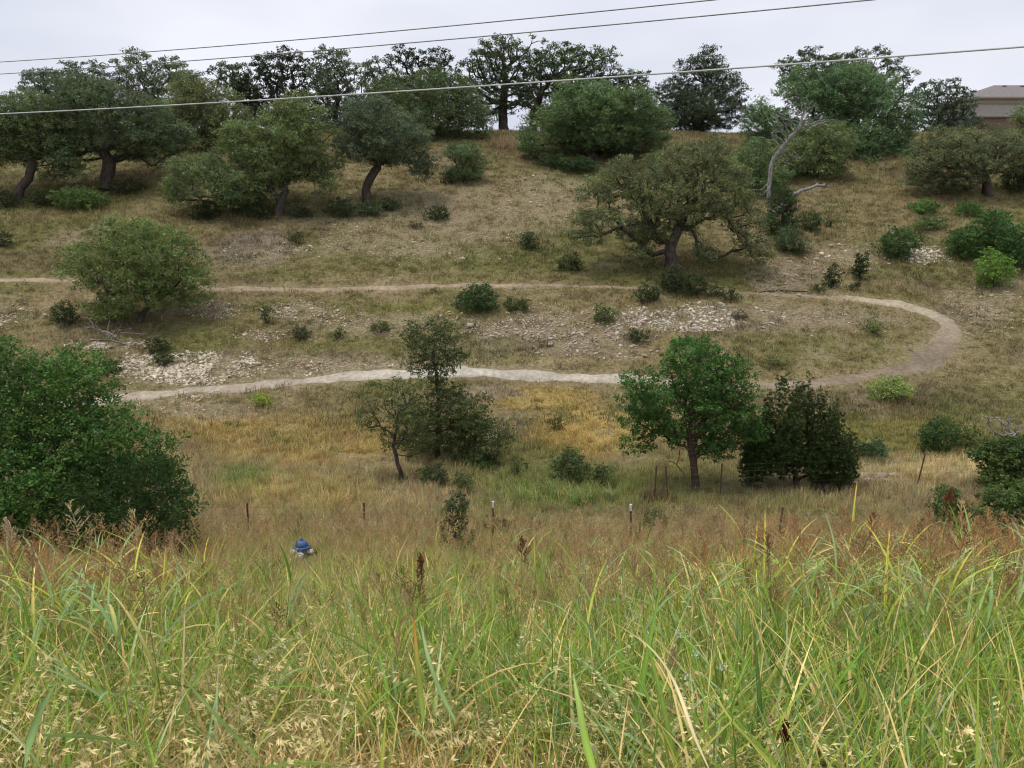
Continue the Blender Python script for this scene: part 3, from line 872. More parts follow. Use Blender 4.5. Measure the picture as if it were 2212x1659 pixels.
plant('shrub', 'sprawling green shrub in the tall grass at the right edge', 'shrub', (2150, 1170), [(2170, 1098, 62, 42), (2225, 1085, 50, 55), (2110, 1125, 52, 32), (2190, 1140, 60, 30)], tr=3, colr=(.064, .098, .036), leaf=.062, spc=.2, nper=81, shell=.36, ydist=17.5, parts=('stems', 'foliage'), puff=.2, **NEAR)
plant('shrub', 'small upright green shrub left of the sprawling one in the tall grass', 'shrub', (2045, 1165), [(2048, 1075, 22, 28), (2045, 1112, 38, 34)], tr=2, colr=(.062, .094, .034), leaf=.055, spc=.17, nper=63, ydist=17.8, parts=('stems', 'foliage'), puff=.18, **NEAR)

# --- dead wood
plant('dead_snag', 'bare grey dead tree with twisted upper branches', 'dead tree', (1662, 470),
      [(1700, 265, 50, 30), (1738, 226, 30, 22), (1715, 232, 30, 16), (1690, 305, 38, 24), (1765, 265, 42, 14), (1710, 345, 40, 20), (1665, 290, 26, 18), (1640, 415, 30, 10)],
      trunk=[(1660, 420), (1664, 370), (1672, 340), (1700, 305), (1728, 272), (1738, 236)], tr=4.8, bark=M_DEAD, dead=True, attach=.3, spc=.24, nmax=210, wob=.22, rmin=.001, bumps=1, parts=('trunk', 'branches'))
plant('dead_limb', 'grey dead limb arching right from the foot of the snag', 'dead limb', (1672, 472), [(1775, 396, 16, 6), (1720, 415, 20, 10)],
      trunk=[(1690, 440), (1730, 412), (1765, 400), (1795, 402)], tr=4.5, bark=M_DEAD, dead=True, spc=.5, nmax=7, wob=.12, rmin=.001, bumps=0, parts=('limb', 'twigs'))
plant('dead_brush', 'heap of grey dead branches at the right edge', 'dead branches', (2200, 960), [(2170, 905, 50, 20), (2130, 905, 45, 10), (2210, 925, 40, 25), (2160, 935, 60, 15)],
      tr=4, bark=M_DEAD, dead=True, spc=.28, nmax=46, wob=.16, attach=0, rmin=.001, bumps=1, parts=('branches', 'twigs'))
plant('dead_brush', 'tangle of dead twigs on the slope under the bright green tree', 'dead branches', (255, 735), [(250, 720, 75, 14), (210, 700, 50, 22), (280, 735, 50, 8)],
      tr=2.5, bark=M_DEAD, dead=True, spc=.4, nmax=34, wob=.16, attach=0, rmin=.001, bumps=0, parts=('branches', 'twigs'))
plant('dead_brush', 'few bare sticks right of the bright green tree', 'dead branches', (465, 682), [(465, 664, 28, 14), (450, 655, 16, 10)], tr=1.6, bark=M_DEAD, dead=True, spc=.32, nmax=12, wob=.14, attach=0, rmin=.001, bumps=0, parts=('branches', 'twigs'))
plant('dead_brush', 'grey-brown leafless brush behind the tall thin tree', 'dead branches', (1115, 955), [(1120, 915, 50, 28), (1085, 930, 30, 20)], tr=1.6, bark=M_DEAD, dead=True, spc=.2, nmax=60, wob=.14, attach=0, rmin=.001, bumps=1, parts=('branches', 'twigs'))
plant('dead_brush', 'dry orange-brown dead twigs round the banded trunk', 'dead branches', (1480, 1050), [(1450, 985, 40, 16), (1430, 1005, 35, 14), (1470, 940, 20, 40)], tr=1.6, bark=noise_mat('dry_twig', (.2, .12, .07), (.36, .23, .14), 9), dead=True, spc=.2, nmax=44, wob=.14, attach=0, rmin=.001, bumps=0, parts=('branches', 'twigs'))


def log(name, label, pts, r, matl=None):
    P = []
    for (u, v, h) in pts:
        x, y, z = hit(u, v); P.append((float(x), float(y), float(z) + h))
    P = np.array(P); B = P[0].copy()
    g = np.random.default_rng(int(P[0, 0] * 100) % 9999)
    Q = []; 
    for i in range(len(P) - 1):
        for k in range(3): Q.append(P[i] + (P[i + 1] - P[i]) * k / 3 + g.normal(0, r * .4, 3))
    Q.append(P[-1]); Q = np.array(Q) - B
    V, F = tube_arrays(Q, np.linspace(r, r * .55, len(Q)), 7)
    o = new_obj(name, arr_mesh(name, V, F, None, matl or M_DEAD, True)); o.location = B
    tag(o, label, 'log')


log('fallen_branch', 'short pale upright stick in the golden grass left of the slanting tree', [(772, 942, .0), (778, 930, .12), (784, 922, .22)], .035)
log('fallen_branch', 'grey stick lying left of the slanting tree', [(655, 962, .06), (690, 968, .08), (722, 972, .06)], .03)
log('fallen_branch', 'second small stick crossing the grey one in the golden grass', [(705, 982, .03), (718, 966, .25)], .025)
log('fallen_branch', 'dark stick lying on the brown cut slope above the trail', [(1640, 634, .04), (1680, 630, .05), (1745, 632, .04)], .045, M_BARK)
log('fallen_branch', 'pale long stick on the slope left of the rounded bush', [(1830, 590, .05), (1870, 584, .08), (1905, 588, .05)], .035)
log('fallen_branch', 'pale branch lying below the tangle of dead twigs', [(195, 735, .05), (240, 735, .08), (300, 752, .05)], .04)

# --- shrubs on the slope: foot (u, v), width, height, colour, label
SH = [
    (1030, 672, 92, 58, (.050, .078, .034), 'round dark green shrub beside the upper trail'),
    (1115, 672, 60, 32, (.075, .085, .035), 'low straggly shrub just right of the round one'),
    (568, 878, 46, 32, LIME, 'small bright yellow-green clump below the lower trail'),
    (1920, 868, 92, 60, (.20, .24, .085), 'airy lime green bush below the bend of the trail'),
    (1890, 992, 52, 46, (.05, .085, .045), 'small round blue-green bush right of the juniper'),
    (2025, 978, 78, 78, (.046, .076, .028), 'dark leafy bush near the leaning fence post'),
    (2085, 968, 60, 50, (.085, .105, .04), 'thin yellowish shrub between the dark bush and the dead branches'),
    (1402, 655, 52, 44, DK, 'small dark shrub left of the spreading oak\'s foot'),
    (1452, 630, 60, 58, (.05, .06, .032), 'dense dark shrub at the trunk of the spreading oak'),
    (1500, 640, 54, 48, DK, 'dark bush just right of the spreading oak\'s trunk'),
    (1547, 643, 30, 30, DK, 'tiny dark shrub second right of the spreading oak\'s trunk'),
    (1580, 650, 34, 26, DK, 'small low dark shrub third right of the spreading oak\'s trunk'),
    (1230, 586, 52, 36, (.052, .066, .028), 'small dark shrub left of the spreading oak beside bare grass'),
    (1143, 540, 40, 40, (.052, .068, .032), 'little pointed shrub in the middle of the hillside'),
    (945, 475, 58, 26, DK, 'low dark shrub below the crooked oak'),
    (897, 496, 26, 18, (.06, .05, .03), 'tiny reddish-brown shrub below the low dark shrub'),
    (1795, 622, 32, 52, JUN, 'small upright juniper, lower of the pair above the bend'),
    (1857, 602, 36, 56, JUN, 'small upright juniper, upper of the pair above the bend'),
    (1845, 626, 30, 18, (.05, .06, .03), 'tiny dark tuft at the foot of the upper small juniper'),
    (1770, 632, 34, 16, (.08, .085, .035), 'small olive tuft left of the lower small juniper'),
    (1375, 740, 48, 30, (.05, .06, .026), 'small dark shrub above the leafy tree by the fence'),
    (1305, 698, 46, 40, (.08, .10, .04), 'small light green shrub on the stony bank'),
    (140, 700, 58, 50, (.05, .06, .028), 'dark shrub left of the bright green tree'),
    (342, 762, 46, 32, (.045, .055, .026), 'dark shrub below the bright green tree, upper of two'),
    (352, 788, 38, 30, (.042, .05, .024), 'dark shrub below the bright green tree, lower of two'),
    (243, 806, 30, 34, DK, 'small dark shrub behind the leafy tree at the left edge'),
    (574, 698, 18, 40, (.045, .06, .026), 'slim dark shrub standing alone on the bank'),
    (650, 733, 34, 24, (.045, .055, .026), 'small dark low shrub on the bank left of the tall thin tree'),
    (725, 732, 28, 20, (.10, .11, .045), 'small olive tuft right of the small dark low shrub'),
    (822, 718, 44, 24, (.11, .115, .05), 'olive grassy tuft on the bank above the lower trail'),
    (1595, 692, 34, 18, (.08, .075, .045), 'brownish tuft in the whitish stone spread'),
    (1885, 720, 42, 36, (.13, .145, .06), 'pale green weed inside the bend of the trail'),
    (1680, 790, 44, 24, (.13, .15, .06), 'pale green weed above the dark juniper'),
    (2000, 463, 62, 32, FRESH, 'rounded low green bush on the right slope'),
    (1940, 558, 80, 72, (.060, .098, .036), 'rounded mid-green bush beside the bright white stones'),
    (2095, 470, 62, 34, FRESH, 'green bush topping the thicket on the right slope'),
    (2012, 497, 66, 30, (.085, .125, .05), 'low pale green bush left of the thicket on the right'),
    (2085, 555, 90, 70, (.064, .112, .038), 'leafy bush at the left of the thicket on the right slope'),
    (2140, 545, 100, 90, (.060, .105, .038), 'largest leafy bush of the thicket on the right slope'),
    (2195, 575, 90, 95, (.056, .10, .036), 'leafy bush at the right edge of the thicket'),
    (2145, 620, 76, 78, BRT, 'bright yellow-green young tree in front of the thicket'),
    (1750, 498, 50, 40, (.07, .088, .04), 'small scruffy shrub right of the dark juniper and snag'),
    (1795, 490, 26, 20, (.09, .09, .045), 'faint tuft right of the scruffy shrub by the snag'),
    (170, 452, 105, 48, (.088, .125, .045), 'pale green bush between the two dark trunks on the left slope'),
    (95, 445, 70, 30, (.052, .062, .03), 'low dark scrub at the foot of the leaning oak'),
    (12, 446, 50, 34, (.045, .052, .028), 'dark scrub at the left edge under the leaning oak'),
    (270, 420, 70, 34, (.06, .062, .035), 'brownish scrub right of the thick black trunk'),
    (6, 532, 36, 34, (.045, .055, .026), 'small dark bush at the left edge above the upper trail'),
    (445, 474, 66, 40, (.04, .05, .026), 'very dark shrub under the lying limb'),
    (650, 470, 50, 28, (.05, .058, .03), 'dark shrub right of the pale round tree\'s foot'),
    (560, 470, 60, 34, (.06, .075, .035), 'leafy suckers at the foot of the pale round tree'),
    (735, 470, 56, 42, (.055, .07, .036), 'dark shrub left of the crooked oak\'s foot'),
    (795, 468, 60, 34, (.055, .072, .036), 'shrub round the foot of the crooked oak'),
    (838, 455, 40, 32, (.066, .092, .04), 'greener shrub right of the crooked oak\'s foot'),
    (640, 525, 26, 22, (.08, .08, .04), 'small tuft on the slope above the dead weeds'),
    (970, 398, 34, 30, (.04, .048, .026), 'dark bush at the left foot of the two-tiered evergreen'),
    (1060, 310, 50, 26, (.075, .085, .04), 'shrub on the crest beside the tall dry grass'),
    (1200, 362, 70, 26, (.050, .072, .032), 'low green thicket left of the broad rounded oak\'s trunk'),
    (1250, 372, 80, 32, (.045, .070, .03), 'low green thicket under the broad rounded oak'),
    (1345, 350, 60, 34, (.045, .058, .03), 'dark scrub right of the broad rounded oak\'s trunk'),
    (2000, 398, 70, 40, (.075, .06, .04), 'reddish-brown scrub left of the open olive oak'),
    (2060, 412, 60, 26, (.06, .07, .036), 'low scrub at the foot of the open olive oak'),
    (985, 1212, 76, 150, (.050, .068, .030), 'tall narrow dark shrub rising from the near grass'),
    (935, 1052, 58, 52, (.058, .072, .034), 'rounded shrub right of the slanting tree\'s trunk'),
    (1000, 1062, 42, 44, (.075, .092, .04), 'thin green shrub below the tall thin tree'),
    (1040, 1010, 70, 34, (.07, .095, .04), 'low green shrub at the right foot of the tall thin tree'),
    (1235, 1045, 86, 68, (.062, .082, .036), 'scrubby green shrub left of the leafy tree by the fence'),
    (1300, 1050, 44, 50, (.066, .085, .036), 'small scrubby shrub nearest the leafy tree by the fence'),
    (1200, 930, 26, 40, (.075, .08, .04), 'thin twiggy shrub in the golden grass'),
    (1410, 1150, 66, 50, (.085, .105, .045), 'grassy green shrub behind the near fence'),
    (1075, 1160, 70, 46, (.075, .085, .042), 'greyish shrub behind a white-topped post'),
    (1118, 1030, 34, 36, (.075, .092, .04), 'small twiggy shrub below the bank beside the tall thin tree'),
    (1862, 985, 30, 30, (.075, .10, .045), 'small green tuft touching the right side of the juniper'),
]
for i, (u, v, w, h, c, lab) in enumerate(SH):
    fineness = float(np.interp(row_y(v), [15, 25, 45, 70], [.05, .07, .11, .15]))
    tall = h > w * 1.25
    upright = c is JUN
    lob = [(u, v - h * .5, w * .46, h * .5), (u + w * .18, v - h * .38, w * .32, h * .36), (u - w * .2, v - h * .36, w * .3, h * .34)]
    if tall: lob = [(u, v - h * .7, w * .3, h * .3), (u, v - h * .35, w * .45, h * .36)]
    airy = (c[0] > .12)
    plant('juniper_shrub' if upright else ('weed_clump' if airy else 'shrub'), lab, 'shrub', (u, v), lob, tr=1.6, colr=c, leaf=fineness, spc=fineness * 2.7, nper=36 if airy else (80 if upright else 54),
          quad=False, parts=('stems', 'foliage'), bumps=4, puff=fineness * 2.6, up=.15 if upright else .5, flat=1.2 if upright else .75, rmin=.004, nmax=170, shell=.4,
          asp=.45 if upright else .5)
print('crown triangles', tri_total[0])

# ------------------------------------------------------------------ grasses
PROTO = {}


def blade(mb, x, y, az, L_, w, lean, bend, K, c0, c1, z0=0., fold=0., twist=0.):
    th = lean; p = np.array([x, y, z0]); ds = L_ / K
    vs = []; cs = []
    for i in range(K + 1):
        t = i / K
        ww = w * .5 * (min(1, .55 + 2 * t)) * (1 - t ** 2.2) + .0004
        a2 = az + math.pi / 2 + twist * t
        sx, sy = math.cos(a2) * ww, math.sin(a2) * ww
        vs.append((p[0] - sx, p[1] - sy, p[2]))
        if fold:
            vs.append((p[0], p[1], p[2] - ww * fold))
        vs.append((p[0] + sx, p[1] + sy, p[2]))
        cc = tuple(c0[j] * (1 - t) + c1[j] * t for j in range(3))
        cm = tuple(min(1, q * 1.25 + .03) for q in cc)
        cs += [cc, cm, cc] if fold else [cc, cc]
        p = p + np.array([math.cos(az) * math.sin(th), math.sin(az) * math.sin(th), math.cos(th)]) * ds
        th += bend / K
    fs = []
    m = 3 if fold else 2
    for i in range(K):
        for j in range(m - 1):
            a = i * m + j
            fs.append((a, a + 1, a + m + 1, a + m))
    mb.add(vs, fs, cs)
    return p


def culm(mb, az, L_, r, lean, bend, K, c0, c1, x=0, y=0):
    th = lean; p = np.array([x, y, 0.]); P = [p.copy()]; D = []
    for i in range(K):
        d = np.array([math.cos(az) * math.sin(th), math.sin(az) * math.sin(th), math.cos(th)])
        p = p + d * L_ / K; P.append(p.copy()); D.append(d); th += bend / K
    D.append(D[-1])
    V, F = tube_arrays(np.array(P), np.linspace(r, r * .45, K + 1), 3)
    cs = []
    for i in range(K + 1):
        t = i / K; cs += [tuple(c0[j] * (1 - t) + c1[j] * t for j in range(3))] * 3
    mb.add(V.tolist(), F.tolist(), cs)
    return np.array(P), np.array(D)


def grain(mb, p, d, L_, w, col):
    d = np.array(d) / (np.linalg.norm(d) + 1e-9)
    s = np.cross(d, (.3, .5, .8)); s /= np.linalg.norm(s) + 1e-9
    n = np.cross(d, s)
    q = p + d * L_ * .45
    mb.add([p, q + s * w, p + d * L_, q - s * w, q + n * w * .7], [(0, 1, 4), (1, 2, 4), (2, 3, 4), (3, 0, 4)], col)


def jit(c, g, a=.15):
    k = 1 + g.normal(0, a)
    return tuple(max(.01, q * k * (1 + g.normal(0, a * .3))) for q in c)


def reg(kind, mb, mat=M_GRASS):
    PROTO.setdefault(kind, []).append(mb.mesh('grass_' + kind, mat))


GREEN = (.175, .295, .038); BLUEG = (.24, .355, .14); YELG = (.35, .41, .06); STRAW = (.74, .56, .23); CREAM = (.92, .80, .44); TAN = (.62, .41, .16); RUST = (.40, .22, .12)


def panicle(mb, P, D, g, plen, colr, n=14, spread=.6, nsp=6, gl=.011, gw=.0026, droop=.2):
    top = P[-1]; d0 = D[-1]
    ax = [top + d0 * plen * t for t in np.linspace(0, 1, 5)]
    mb.tube(ax, [.0012] * 5, 3, colr)
    for i in range(n):
        t = (i + g.random() * .8) / n
        o = top + d0 * plen * t * .92
        a = g.uniform(0, 6.28)
        L_ = plen * (.55 * (1 - t) + .12) * g.uniform(.7, 1.2)
        dv = d0 * (1 - spread * .5) + np.array([math.cos(a), math.sin(a), 0]) * spread * (.6 + .6 * (1 - t))
        dv /= np.linalg.norm(dv)
        e = o + dv * L_ + np.array([0, 0, -droop * L_ * .4])
        mb.tube([o, (o + e) / 2 + np.array([0, 0, .02 * L_]), e], [.0008, .0007, .0005], 3, colr)
        for q in range(nsp):
            s = .25 + .75 * (q + g.random() * .5) / nsp
            pp = o + (e - o) * s
            grain(mb, pp, dv + g.normal(0, .35, 3), gl * g.uniform(.8, 1.3), gw * g.uniform(.8, 1.4), jit(colr, g, .22))


# broad-leaved green clumps (near)
for k in range(7):
    g = np.random.default_rng(300 + k); mb = MB()
    for i in range(int(g.integers(5, 8))):
        c = [GREEN, BLUEG, YELG, (.11, .20, .028), GREEN, (.14, .24, .045), BLUEG, GREEN, (.40, .50, .27), (.09, .17, .025)][int(g.integers(0, 10))]
        c0 = jit(c, g, .18); c1 = jit(c, g, .12) if g.random() < .75 else jit(STRAW, g, .15)
        blade(mb, g.normal(0, .035), g.normal(0, .035), g.uniform(0, 6.28), g.uniform(.40, .95), g.uniform(.012, .032), g.uniform(.03, .4), g.uniform(.5, 2.1), 7, c0, c1, fold=.5, twist=g.normal(0, .5))
    reg('broad', mb)
# narrow green tufts
for k in range(6):
    g = np.random.default_rng(330 + k); mb = MB()
    for i in range(16):
        c = [GREEN, YELG, GREEN, BLUEG, STRAW][int(g.integers(0, 5))]
        blade(mb, g.normal(0, .05), g.normal(0, .05), g.uniform(0, 6.28), g.uniform(.25, .75), g.uniform(.004, .012), g.uniform(.03, .4), g.uniform(.2, 1.4), 5, jit(c, g), jit(c, g), twist=g.normal(0, .6))
    reg('narrow', mb)
# straw tangle
for k in range(6):
    g = np.random.default_rng(360 + k); mb = MB()
    for i in range(20):
        c = [STRAW, TAN, CREAM, STRAW, (.40, .28, .13)][int(g.integers(0, 5))]
        blade(mb, g.normal(0, .07), g.normal(0, .07), g.uniform(0, 6.28), g.uniform(.2, .6), g.uniform(.003, .008), g.uniform(.1, .8), g.uniform(.2, 2.2), 5, jit(c, g), jit(c, g), twist=g.normal(0, 1))
    reg('straw', mb)
# wild oats with hanging pale spikelets
for k in range(7):
    g = np.random.default_rng(390 + k); mb = MB()
    for s in range(2):
        c = jit((.50, .44, .20), g, .1); az = g.uniform(0, 6.28)
        P, D = culm(mb, az, g.uniform(.6, .9), .0026, g.uniform(.02, .2), g.uniform(.8, 1.6), 7, jit(YELG, g), c, g.normal(0, .03), g.normal(0, .03))
        for q in range(int(g.integers(11, 17))):
            t = 3.4 + 3.5 * (q / 16); i = min(int(t), 6); f = t - i
            p = P[i] * (1 - f) + P[i + 1] * f
            a = az + g.normal(0, .7); L_ = g.uniform(.02, .07)
            e = p + np.array([math.cos(a) * L_, math.sin(a) * L_, L_ * g.uniform(-.2, .4)])
            mb.tube([p, (p + e) / 2 + np.array([0, 0, .008]), e], [.0009] * 3, 3, c)
            cc = jit(CREAM, g, .10)
            dn = g.uniform(.25, .9)
            for sgn in (-1, 1):
                dv = np.array([math.cos(a + sgn * .26), math.sin(a + sgn * .26), -dn + sgn * .16])
                grain(mb, e, dv, g.uniform(.030, .042), .0042, cc)
        for q in range(2):
            blade(mb, 0, 0, g.uniform(0, 6.28), g.uniform(.2, .4), .006, .2, 1.4, 5, jit(STRAW, g), jit(STRAW, g), z0=g.uniform(0, .2))
    reg('oats', mb)


def johnson(g, h, pcol, leafy=True, pn=16, gl=.012, gw=.0028, broad=.024, plen=None, K=8):
    mb = MB()
    az = g.uniform(0, 6.28)
    c = jit((.24, .27, .095), g)
    P, D = culm(mb, az, h, .0032, g.uniform(.0, .10), g.uniform(.0, .3), K, c, jit((.34, .29, .12), g))
    if leafy:
        for q in range(int(g.integers(4, 6))):
            i = int(g.integers(1, K - 1))
            c0 = jit([GREEN, BLUEG, YELG][int(g.integers(0, 3))], g); c1 = jit(c0, g) if g.random() < .7 else jit(STRAW, g)
            blade(mb, P[i][0], P[i][1], g.uniform(0, 6.28), g.uniform(.28, .6), broad * g.uniform(.6, 1.1), g.uniform(.3, .7), g.uniform(.6, 1.7), 7, c0, c1, z0=P[i][2], fold=.4, twist=g.normal(0, .4))
    panicle(mb, P, D, g, plen or g.uniform(.16, .30), pcol, n=pn, spread=g.uniform(.45, .95), gl=gl, gw=gw)
    return mb


for k in range(8):
    g = np.random.default_rng(420 + k)
    reg('johnson', johnson(g, g.uniform(.75, 1.1), jit([RUST, (.34, .20, .10), (.42, .29, .15), (.30, .15, .08)][k % 4], g)))
# seed-head grass for the far half of the bank
for k in range(8):
    g = np.random.default_rng(450 + k); mb = MB()
    for s in range(3):
        pc = jit([(.44, .29, .17), (.60, .47, .29), (.70, .58, .36), (.55, .41, .26)][int(g.integers(0, 4))], g)
        P, D = culm(mb, g.uniform(0, 6.28), g.uniform(.45, .85), .0022, g.uniform(0, .15), g.uniform(0, .35), 4, jit((.38, .37, .13), g), jit((.56, .44, .22), g), g.normal(0, .06), g.normal(0, .06))
        panicle(mb, P, D, g, g.uniform(.12, .24), pc, n=9, spread=g.uniform(.5, .9), nsp=4, gl=.016, gw=.0042)
    for i in range(9):
        c = [GREEN, STRAW, TAN, YELG][int(g.integers(0, 4))]
        blade(mb, g.normal(0, .07), g.normal(0, .07), g.uniform(0, 6.28), g.uniform(.25, .55), g.uniform(.005, .011), g.uniform(.05, .5), g.uniform(.3, 1.4), 4, jit(c, g), jit(c, g))
    reg('seedhead', mb)
# neutral tufts, coloured where they stand
for k in range(7):
    g = np.random.default_rng(480 + k); mb = MB()
    for i in range(24):
        c = jit((1, 1, 1), g, .2)
        blade(mb, g.normal(0, .09), g.normal(0, .09), g.uniform(0, 6.28), g.uniform(.16, .42), g.uniform(.007, .014), g.uniform(.03, .55), g.uniform(.1, 1.2), 3, c, c)
    reg('mid', mb)
for k in range(7):
    g = np.random.default_rng(510 + k); mb = MB()
    for i in range(22):
        c = jit((1, 1, 1), g, .2)
        blade(mb, g.normal(0, .13), g.normal(0, .13), g.uniform(0, 6.28), g.uniform(.08, .24), g.uniform(.012, .026), g.uniform(.1, .9), g.uniform(.1, 1.0), 2, c, c)
    reg('far', mb)
for k in range(3):          # small white flower heads
    g = np.random.default_rng(540 + k); mb = MB()
    P, D = culm(mb, g.uniform(0, 6.28), .72, .0018, .05, .15, 4, GREEN, GREEN)
    for i in range(14):
        a = g.uniform(0, 6.28); d = np.array([math.cos(a) * .8, math.sin(a) * .8, g.uniform(.2, 1)])
        grain(mb, P[-1] + g.normal(0, .012, 3), d, .010, .004, (.82, .82, .86))
    reg('flower', mb)

PCOL = {}
for kind, ms in PROTO.items():
    c = bpy.data.collections.new('prototypes_' + kind)
    for i, me in enumerate(ms):
        c.objects.link(bpy.data.objects.new('%s_%02d' % (kind, i), me))
    PCOL[kind] = (c, len(ms))


def gn_scatter(name, kind, x, y, scl, tint, label, g, cat='grass'):
    c, n = PCOL[kind]
    N = len(x)
    z = ground(x, y) - .015
    me = bpy.data.meshes.new(name)
    me.vertices.add(N)
    me.vertices.foreach_set('co', np.stack([x, y, z], 1).astype(np.float32).ravel())
    a = me.attributes.new('scl', 'FLOAT', 'POINT'); a.data.foreach_set('value', np.asarray(scl, np.float32))
    rot = np.stack([g.normal(0, .10, N), g.normal(0, .10, N), g.uniform(0, 6.28, N)], 1).astype(np.float32)
    a = me.attributes.new('rot', 'FLOAT_VECTOR', 'POINT'); a.data.foreach_set('vector', rot.ravel())
    a = me.attributes.new('idx', 'INT', 'POINT'); a.data.foreach_set('value', g.integers(0, n, N).astype(np.int32))
    t4 = np.ones((N, 4), np.float32); t4[:, :3] = tint
    a = me.attributes.new('tint', 'FLOAT_COLOR', 'POINT'); a.data.foreach_set('color', t4.ravel())
    o = new_obj(name, me)
    ng = bpy.data.node_groups.new('scatter_' + kind, 'GeometryNodeTree')
    ng.interface.new_socket('Geometry', in_out='INPUT', socket_type='NodeSocketGeometry')
    ng.interface.new_socket('Geometry', in_out='OUTPUT', socket_type='NodeSocketGeometry')
    gi = ng.nodes.new('NodeGroupInput'); go = ng.nodes.new('NodeGroupOutput')
    ci = ng.nodes.new('GeometryNodeCollectionInfo')
    ci.inputs['Collection'].default_value = c
    ci.inputs['Separate Children'].default_value = True
    ci.inputs['Reset Children'].default_value = True
    ip = ng.nodes.new('GeometryNodeInstanceOnPoints')
    ip.inputs['Pick Instance'].default_value = True

    def na(nm, ty):
        q = ng.nodes.new('GeometryNodeInputNamedAttribute'); q.data_type = ty; q.inputs['Name'].default_value = nm
        return [s for s in q.outputs if s.enabled][0]
    e2r = ng.nodes.new('FunctionNodeEulerToRotation')
    ng.links.new(gi.outputs[0], ip.inputs['Points'])
    ng.links.new(ci.outputs[0], ip.inputs['Instance'])
    ng.links.new(na('idx', 'INT'), ip.inputs['Instance Index'])
    ng.links.new(na('rot', 'FLOAT_VECTOR'), e2r.inputs[0])
    ng.links.new(e2r.outputs[0], ip.inputs['Rotation'])
    ng.links.new(na('scl', 'FLOAT'), ip.inputs['Scale'])
    ng.links.new(ip.outputs[0], go.inputs[0])
    md = o.modifiers.new('scatter', 'NODES'); md.node_group = ng
    tag(o, label, cat, None, 'stuff')
    return o


def spread(y0, y1, dens, g, lim=.70, pad=1.5):
    """points per m2 on the ground between two distances"""
    area = (lim * 2) * (y1 * y1 - y0 * y0) / 2 + 2 * pad * (y1 - y0)
    n = int(area * dens)
    y = np.sqrt(g.uniform(y0 * y0, y1 * y1, int(n * 1.0)))
    x = g.uniform(-1, 1, n) * (lim * y + pad)
    return x, y


TOPL = ([-400, 0, 250, 420, 600, 760, 950, 1200, 1500, 1800, 2000, 2212, 2600], [1210, 1210, 1215, 1235, 1262, 1262, 1240, 1215, 1165, 1120, 1130, 1150, 1150])


def fit_height(x, y, scl, hgt, g, jitter=26, stray=.10, drop=0):
    """keep the bank's grass from hiding what the photo shows beyond it: the plants there are shorter"""
    z = ground(x, y)
    u, v, d = project(x, y, z + hgt * scl)
    lim = np.interp(u, *TOPL) + drop + g.normal(0, jitter, len(x)) - (g.random(len(x)) < stray) * g.uniform(0, 105, len(x))
    ub, vb, db = project(x, y, z)
    room = np.maximum((vb - lim) * d / FP / cP, .10)
    s2 = np.where((v < lim) & (vb > lim), room / hgt, scl)
    # the hydrant and its near post stand clear
    clear = (np.abs(u - 656) < 48) & (v < 1216) & (y < 16.0)
    s2 = np.where(clear, np.minimum(s2, np.maximum((vb - 1216) * d / FP, .08) / hgt), s2)
    return s2, u, v, vb


TALLY = {}
# -- hillside turf
g = np.random.default_rng(700)
x, y = spread(27, 80, 15, g, .72, 2)
td = trail_dist(x, y); c, b = cover(x, y)
keep = (td > .62 + .5 * g.random(len(x))) & (g.random(len(x)) > b * .85) & (g.random(len(x)) < np.clip(.22 + (td - .8) * .55, 0, 1))
x, y, c = x[keep], y[keep], c[keep]
n4 = fbm(x, y, 2.5, 55)
scl = g.uniform(.6, 1.3, len(x)) * (.55 + .9 * n4) * np.interp(y, [27, 34, 60, 80], [1.25, .95, 1.1, 1.5])
tint = c * g.uniform(.62, 1.4, (len(x), 1)) * (1 + g.normal(0, .05, (len(x), 3)))
forb = g.random(len(x)) < np.clip((fbm(x, y, 2.2, 123) - .5) * 3.0, .02, .6)
tint[forb] = np.array([(.115, .14, .04), (.085, .105, .035), (.19, .20, .055)])[g.integers(0, 3, forb.sum())]
gn_scatter('grass', 'far', x, y, scl, tint, 'short dry grass over the hillside', g)
# -- larger bunches over the slope
x, y = spread(32, 76, 1.7, g, .72, 2)
td = trail_dist(x, y); c, b = cover(x, y)
keep = (td > 1.25) & (g.random(len(x)) < .25 + 1.1 * fbm(x, y, 3.0, 131) - b * .4)
x, y, c = x[keep], y[keep], c[keep]
k_ = g.integers(0, 4, len(x))
tint = np.where((k_ == 0)[:, None], np.array([[.11, .125, .042]]), np.where((k_ == 1)[:, None], c * 1.35, c * .72)) * g.uniform(.8, 1.25, (len(x), 1))
gn_scatter('bunchgrass', 'mid', x, y, g.uniform(.6, 1.25, len(x)), tint, 'scattered bunches of taller grass over the hillside', g)
# -- valley floor
x, y = spread(16.5, 33, 26, g, .72, 2)
td = trail_dist(x, y); c, b = cover(x, y)
keep = (td > 1.1 + .3 * g.random(len(x))) & (g.random(len(x)) > b * .8) & (g.random(len(x)) < np.clip((34 - y) / 6, .15, 1))
x, y, c = x[keep], y[keep], c[keep]
n4 = fbm(x, y, 1.8, 56)
scl = g.uniform(.6, 1.4, len(x)) * (.55 + .9 * n4) * np.interp(y, [16, 19, 24, 33], [1.0, .85, .85, .6])
tint = c * 1.45 * g.uniform(.65, 1.4, (len(x), 1)) * (1 + g.normal(0, .06, (len(x), 3)))
s2, u, v, vb = fit_height(x, y, scl, .4, g)
gn_scatter('grass', 'mid', x, y, s2, tint, 'long golden grass on the valley floor', g)
